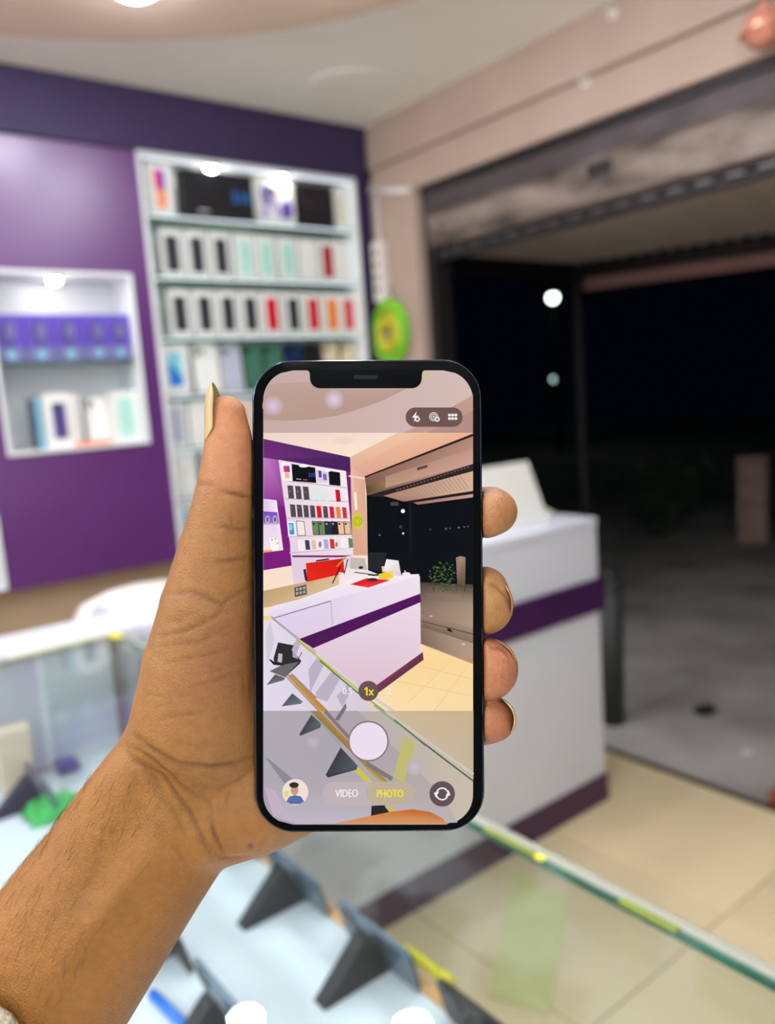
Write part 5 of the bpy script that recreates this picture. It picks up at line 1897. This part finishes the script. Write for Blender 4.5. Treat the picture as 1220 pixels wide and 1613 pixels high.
creases = [  # folds of the skin: picture polyline, depth in mm, width in px
    (R5((730, 930), (820, 945), (945, 975)), 0.75, 3.2), (R5((540, 885), (600, 880), (690, 890)), 0.4, 3.0),
    (R5((720, 1170), (800, 1185), (945, 1190)), 0.55, 3.0), (R5((690, 1420), (780, 1410), (930, 1380)), 0.5, 3.2),
    (R5((800, 1080), (810, 1185)), 0.25, 2.5),
    (R6((770, 105), (880, 95), (1010, 150), (1150, 60)), 0.45, 3.0), (R6((720, 300), (860, 270), (1040, 180)), 0.35, 3.0),
    (R6((690, 345), (900, 330), (1060, 240)), 0.25, 3.0), (R6((750, 420), (920, 390), (1050, 350)), 0.3, 2.6), (R6((850, 540), (1000, 490), (1110, 450)), 0.3, 2.6),
    (R6((720, 680), (820, 660), (940, 640)), 0.35, 2.6), (R6((730, 860), (830, 880), (960, 893), (1060, 882), (1160, 850)), 0.65, 3.2),
    (R6((580, 790), (700, 860), (830, 985), (930, 1045)), 0.55, 3.2), (R6((600, 870), (740, 940), (870, 1100), (930, 1230), (990, 1350)), 0.6, 3.4),
    (R6((960, 1120), (985, 1210), (1030, 1300)), 0.6, 2.8), (R6((850, 970), (1000, 1000), (1090, 960), (1150, 900)), 0.35, 2.8), (R6((1050, 1000), (1030, 1080)), 0.3, 2.6),
    (R6((640, 560), (780, 575), (900, 560)), 0.2, 2.2), (R6((900, 480), (1010, 440), (1120, 400)), 0.2, 2.2), (R6((690, 620), (800, 600)), 0.2, 2.2),
    (R6((780, 780), (900, 800), (1020, 790)), 0.2, 2.2), (R6((640, 760), (760, 800)), 0.2, 2.4), (R6((960, 400), (980, 520)), 0.18, 2.2), (R6((1060, 380), (1075, 560)), 0.18, 2.2),
    (R6((1110, 420), (1120, 600)), 0.18, 2.2), (R6((870, 160), (960, 230), (1060, 120)), 0.25, 2.4), (R6((760, 240), (860, 215)), 0.2, 2.2), (R6((800, 185), (900, 200)), 0.2, 2.2),
    (R6((900, 1000), (960, 1060), (980, 1140)), 0.3, 2.4), (R6((780, 1240), (850, 1330)), 0.25, 2.6), (R6((660, 960), (760, 1060)), 0.25, 2.6), (R6((930, 930), (1010, 960)), 0.2, 2.2),
    (R6((1000, 1290), (1060, 1310), (1140, 1300)), 0.3, 2.4), ([(205, 1152), (240, 1180), (300, 1215)], 0.5, 4.0), ([(195, 1180), (230, 1215), (262, 1260)], 0.35, 5.0),
    (R6((940, 1220), (1000, 1310), (1110, 1310)), 0.35, 2.8), (R6((700, 1010), (800, 1110), (860, 1230)), 0.3, 3.0),
    ([(765, 918), (780, 922), (795, 938), (806, 960)], 0.5, 2.6), ([(772, 1020), (790, 1022), (806, 1040)], 0.5, 2.6),
]
front = hn[:, 2] > -0.15
disp = np.zeros(len(hv))
crz = np.zeros(len(hv))
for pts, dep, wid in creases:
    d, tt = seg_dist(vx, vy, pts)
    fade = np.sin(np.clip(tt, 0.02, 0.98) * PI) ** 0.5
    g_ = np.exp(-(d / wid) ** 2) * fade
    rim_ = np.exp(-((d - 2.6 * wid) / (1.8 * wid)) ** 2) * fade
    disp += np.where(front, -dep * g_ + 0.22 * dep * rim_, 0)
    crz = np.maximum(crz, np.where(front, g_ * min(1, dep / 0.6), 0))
# tendons and the hollow of the wrist
for pts, dep, wid in (([(250, 1330), (60, 1560)], 0.9, 26), ([(300, 1380), (130, 1600)], 0.7, 24), ([(250, 1205), (205, 1300), (120, 1440)], -2.2, 34), ([(195, 1185), (110, 1285), (20, 1400)], 1.3, 22), ([(330, 1300), (230, 1440)], 0.9, 30)):
    d, tt = seg_dist(vx, vy, pts)
    disp += np.where(front, dep * np.exp(-(d / wid) ** 2) * np.sin(np.clip(tt, 0, 1) * PI) ** 0.5, 0)
hv = hv + hn * disp[:, None]

# skin tone: paler, pinker pads; tanner, browner forearm
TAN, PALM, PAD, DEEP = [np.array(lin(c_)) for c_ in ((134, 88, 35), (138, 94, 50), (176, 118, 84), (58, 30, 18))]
w_palm = np.clip((1340 - (vy + 0.75 * (300 - vx))) / 220, 0, 1)
d_pad, _ = seg_dist(vx, vy, [(365, 650), (372, 740)])
w_pad = np.exp(-(d_pad / 46) ** 2)
w_tip = np.where(vx > 758, np.exp(-((vx - 792) / 34) ** 2), 0)
colr = TAN[None] * (1 - w_palm[:, None]) + PALM[None] * w_palm[:, None]
w_ = np.clip(np.maximum(w_pad, 0.9 * w_tip), 0, 1)[:, None]
TIP = np.where((vy < 870)[:, None], np.array(lin((164, 112, 76))), np.where((vy < 1002)[:, None], np.array(lin((158, 114, 70))), np.where((vy < 1103)[:, None], np.array(lin((166, 106, 78))), np.array(lin((152, 92, 68))))))
colr = colr * (1 - w_) + np.where((vx > 758)[:, None], TIP, PAD[None]) * w_
d_r, _ = seg_dist(vx, vy, [(372, 1010), (340, 1060)])
w_ = (0.35 * np.exp(-(d_r / 50) ** 2))[:, None]
colr = colr * (1 - w_) + np.array(lin((136, 80, 60)))[None] * w_
w_ = (0.65 * crz)[:, None]  # creases darkened: painted fold shade plus a little reddish-brown pigment
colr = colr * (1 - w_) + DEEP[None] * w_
rng = np.random.default_rng(5)


def vnoise(sc, seed):
    r_ = np.random.default_rng(seed)
    tot = np.zeros(len(hv))
    for k in range(6):
        w3 = r_.normal(size=3) * sc
        tot += np.sin(hv @ w3 + r_.uniform(0, 6.28))
    return tot / 6


mott = 1 + 0.08 * vnoise(0.16, 1) + 0.04 * vnoise(0.5, 2)
colr = np.clip(colr * mott[:, None], 0, 1)
dm, _ = seg_dist(vx, vy, [(394, 1332), (395, 1333)])       # little mole by the heel of the hand
w_ = np.exp(-(dm / 3.5) ** 2)[:, None]
colr = colr * (1 - w_) + np.array(lin((70, 36, 24)))[None] * w_

person = thing('person', 'bare left hand and forearm with a cream cuff, holding up the phone', 'person')
person.matrix_world = HOLD
me = bpy.data.meshes.new('hand_and_forearm')
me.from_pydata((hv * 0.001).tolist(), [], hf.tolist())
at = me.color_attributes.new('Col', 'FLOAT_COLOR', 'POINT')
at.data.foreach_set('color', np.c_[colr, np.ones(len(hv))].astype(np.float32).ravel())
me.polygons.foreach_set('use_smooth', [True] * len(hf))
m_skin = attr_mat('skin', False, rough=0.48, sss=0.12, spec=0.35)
nt = m_skin.node_tree
tcn = nt.nodes.new('ShaderNodeTexCoord')
vor = nt.nodes.new('ShaderNodeTexVoronoi')
vor.inputs['Scale'].default_value = 1500
noi = nt.nodes.new('ShaderNodeTexNoise')
noi.inputs['Scale'].default_value = 260
noi.inputs['Detail'].default_value = 5
addn = nt.nodes.new('ShaderNodeMath')
bmp = nt.nodes.new('ShaderNodeBump')
bmp.inputs['Strength'].default_value = 0.32
bmp.inputs['Distance'].default_value = 0.0006
nt.links.new(tcn.outputs['Object'], vor.inputs['Vector'])
nt.links.new(tcn.outputs['Object'], noi.inputs['Vector'])
nt.links.new(vor.outputs['Distance'], addn.inputs[0])
nt.links.new(noi.outputs['Fac'], addn.inputs[1])
nt.links.new(addn.outputs[0], bmp.inputs['Height'])
nt.links.new(bmp.outputs[0], nt.nodes['Principled BSDF'].inputs['Normal'])
fine = nt.nodes.new('ShaderNodeTexNoise')
fine.inputs['Scale'].default_value = 420
fine.inputs['Detail'].default_value = 4
fr_ = nt.nodes.new('ShaderNodeMapRange')
fr_.inputs[1].default_value, fr_.inputs[2].default_value = 0.3, 0.7
fr_.inputs[3].default_value, fr_.inputs[4].default_value = 0.90, 1.08
hsv = nt.nodes.new('ShaderNodeHueSaturation')
bs = nt.nodes['Principled BSDF']
src = bs.inputs['Base Color'].links[0].from_socket
nt.links.new(tcn.outputs['Object'], fine.inputs['Vector'])
nt.links.new(fine.outputs['Fac'], fr_.inputs[0])
nt.links.new(fr_.outputs[0], hsv.inputs['Value'])
nt.links.new(src, hsv.inputs['Color'])
nt.links.new(hsv.outputs[0], bs.inputs['Base Color'])
me.materials.append(m_skin)
hand_o = bpy.data.objects.new('hand_and_forearm', me)
COL.objects.link(hand_o)
hand_o.parent = person

# --- nails
m_nail = mat('nail', (176, 154, 110), 0.4, var=0.05, scale=300)
m_nail2 = mat('nail_pink', (176, 128, 92), 0.35, var=0.05, scale=300)


def nail(fn, nu, nv, thick, name, label, m=None):
    """curved plate: fn(u, v) -> mm point, outward normal"""
    b = MB()
    top, bot = [], []
    for i in range(nu + 1):
        for j in range(nv + 1):
            p_, n_v = fn(i / nu, j / nv * 2 - 1)
            top.append(b.bm.verts.new(Vector(p_ + n_v * thick) * 0.001))
            bot.append(b.bm.verts.new(Vector(p_) * 0.001))
    ID = lambda i, j: i * (nv + 1) + j
    for i in range(nu):
        for j in range(nv):
            q = [ID(i, j), ID(i + 1, j), ID(i + 1, j + 1), ID(i, j + 1)]
            b.bm.faces.new([top[k] for k in q])
            b.bm.faces.new([bot[k] for k in q[::-1]])
    edge = [ID(i, 0) for i in range(nu + 1)] + [ID(nu, j) for j in range(1, nv + 1)] + [ID(i, nv) for i in range(nu - 1, -1, -1)] + [ID(0, j) for j in range(nv - 1, 0, -1)]
    for a_, c_ in zip(edge, edge[1:] + edge[:1]):
        b.bm.faces.new((top[a_], top[c_], bot[c_], bot[a_]))
    o = b.build(name, m or m_nail, person, True)
    o['label'] = label
    return o


def thumb_nail(u, v):
    y_ = 695 - 93 * u
    r_ = 36.6 - 11 * max(0, (u - 0.5) / 0.5) ** 2.2
    wmax = 60 * math.sqrt(max(0.02, 1 - max(0, (u - 0.62) / 0.38) ** 2.4)) * math.sqrt(min(1, 0.25 + u * 4))
    a_ = math.radians(wmax) * v
    c0 = L(360.5, y_, -2)
    k = D_MM / FPX
    n_v = np.array([-math.cos(a_), 0, math.sin(a_)])
    return c0 + n_v * r_ * k, n_v


nail(thumb_nail, 26, 16, 0.4, 'fingernail', 'long pale thumbnail seen edge-on')


def tip_nail(cx0, cy0, r_, z0, z1, ang, half):
    def fn(u, v):
        z_ = z0 + (z1 - z0) * u
        taper = math.sqrt(max(0.0, 1 - max(0, (u - 0.5) / 0.5) ** 2 * 0.75))
        a_ = math.radians(ang + half * v * taper)
        n_v = np.array([math.cos(a_), math.sin(a_), 0])
        rr_ = r_ * (1 - 0.10 * max(0, u - 0.6))
        return L(cx0, cy0, z_) + n_v * rr_ * (D_MM - z_) / FPX, n_v
    return fn


nail(tip_nail(761, 953, 46.0, -12, 0.5, 10, 36), 10, 10, 0.25, 'fingernail', 'thin edge of the middle fingernail', m_nail2)
nail(tip_nail(767, 1054, 47.6, -12, 0.5, 40, 34), 10, 10, 0.3, 'fingernail', 'ring fingernail facing away to the right', m_nail2)
nail(tip_nail(776, 1134, 34.5, -12, 4.0, 14, 52), 10, 10, 0.5, 'fingernail', 'yellowish rim of the little fingernail')

# --- hairs on the forearm
b = MB()
ok = np.where((hn[:, 2] > -0.2) & (vx > -20) & (vx < 250) & (vy > 1240) & (vy < 1620) & (vx + 0.9 * (vy - 1240) * 0.0 < 250))[0]
sel = ok[(vx[ok] - 0.55 * (1613 - vy[ok])) < 90]
for k in rng.choice(sel, 240, replace=False):
    p_, n_v = hv[k], hn[k]
    dv = np.array([0.42, 0.85, 0]) + rng.normal(size=3) * 0.2
    dv = dv - n_v * (dv @ n_v)
    dv /= np.linalg.norm(dv) + 1e-6
    ln = rng.uniform(3.5, 8.0)
    pts = [p_ - n_v * 0.1, p_ + dv * ln * 0.35 + n_v * 0.5, p_ + dv * ln * 0.7 + n_v * 0.7, p_ + dv * ln + n_v * 0.6]
    b.tube([Vector(q_) * 0.001 for q_ in pts], [0.000045, 0.00004, 0.00003, 0.00001], 3)
hr = b.build('arm_hair', mat('hair_dark', (40, 26, 18), 0.5), person)
hr['kind'] = 'stuff'

# --- cream cuff and sleeve
m_sleeve = mat('cream_fleece', (180, 172, 148), 0.95, var=0.12, scale=160, bump=0.6)
b = MB()
rings = []
axis = [(70, 1530, 0), (60, 1546, 0.2), (45, 1565, 0.5), (0, 1640, 1), (-60, 1750, 2.0), (-150, 1873, 4), (-300, 2080, 8), (-480, 2330, 14)]
Ls = [L(a_, c_, -8 + e_) for a_, c_, e_ in axis]
for i, c_ in enumerate(Ls):
    t = Ls[min(i + 1, len(Ls) - 1)] - Ls[max(i - 1, 0)]
    t = t / np.linalg.norm(t)
    a1 = np.cross(t, np.array([0, 0, 1.0]))
    a1 /= np.linalg.norm(a1)
    sgn = 1.0 if a1[0] > 0 else -1.0
    a2 = np.cross(a1, t)
    rw, rd = 31 + i * 1.6, 26 + i * 1.4
    skew = t * (15.0 if i < 3 else 8.0)
    ring_ = []
    for k in range(48):
        an = 2 * PI * k / 48
        w_ = 1 + 0.015 * math.sin(9 * an + i) + 0.01 * math.sin(23 * an)
        ring_.append(b.bm.verts.new(Vector(c_ + (a1 * math.cos(an) * rw + a2 * math.sin(an) * rd) * w_ + skew * max(0.0, math.cos(an) * sgn)) * 0.001))
    rings.append(ring_)
inner = [b.bm.verts.new(Vector(Ls[0] + (np.array(v.co) * 1000 - Ls[0]) * 0.90) * 0.001) for v in rings[0]]
deep = [b.bm.verts.new(Vector(np.array(v.co) * 1000 + (Ls[2] - Ls[0]) * 0.9) * 0.001) for v in inner]
seq = [deep, inner] + rings
for A, B in zip(seq, seq[1:]):
    for k in range(48):
        b.bm.faces.new((A[k], A[(k + 1) % 48], B[(k + 1) % 48], B[k]))
b.bm.faces.new(rings[-1])
b.build('sleeve', m_sleeve, person, True)
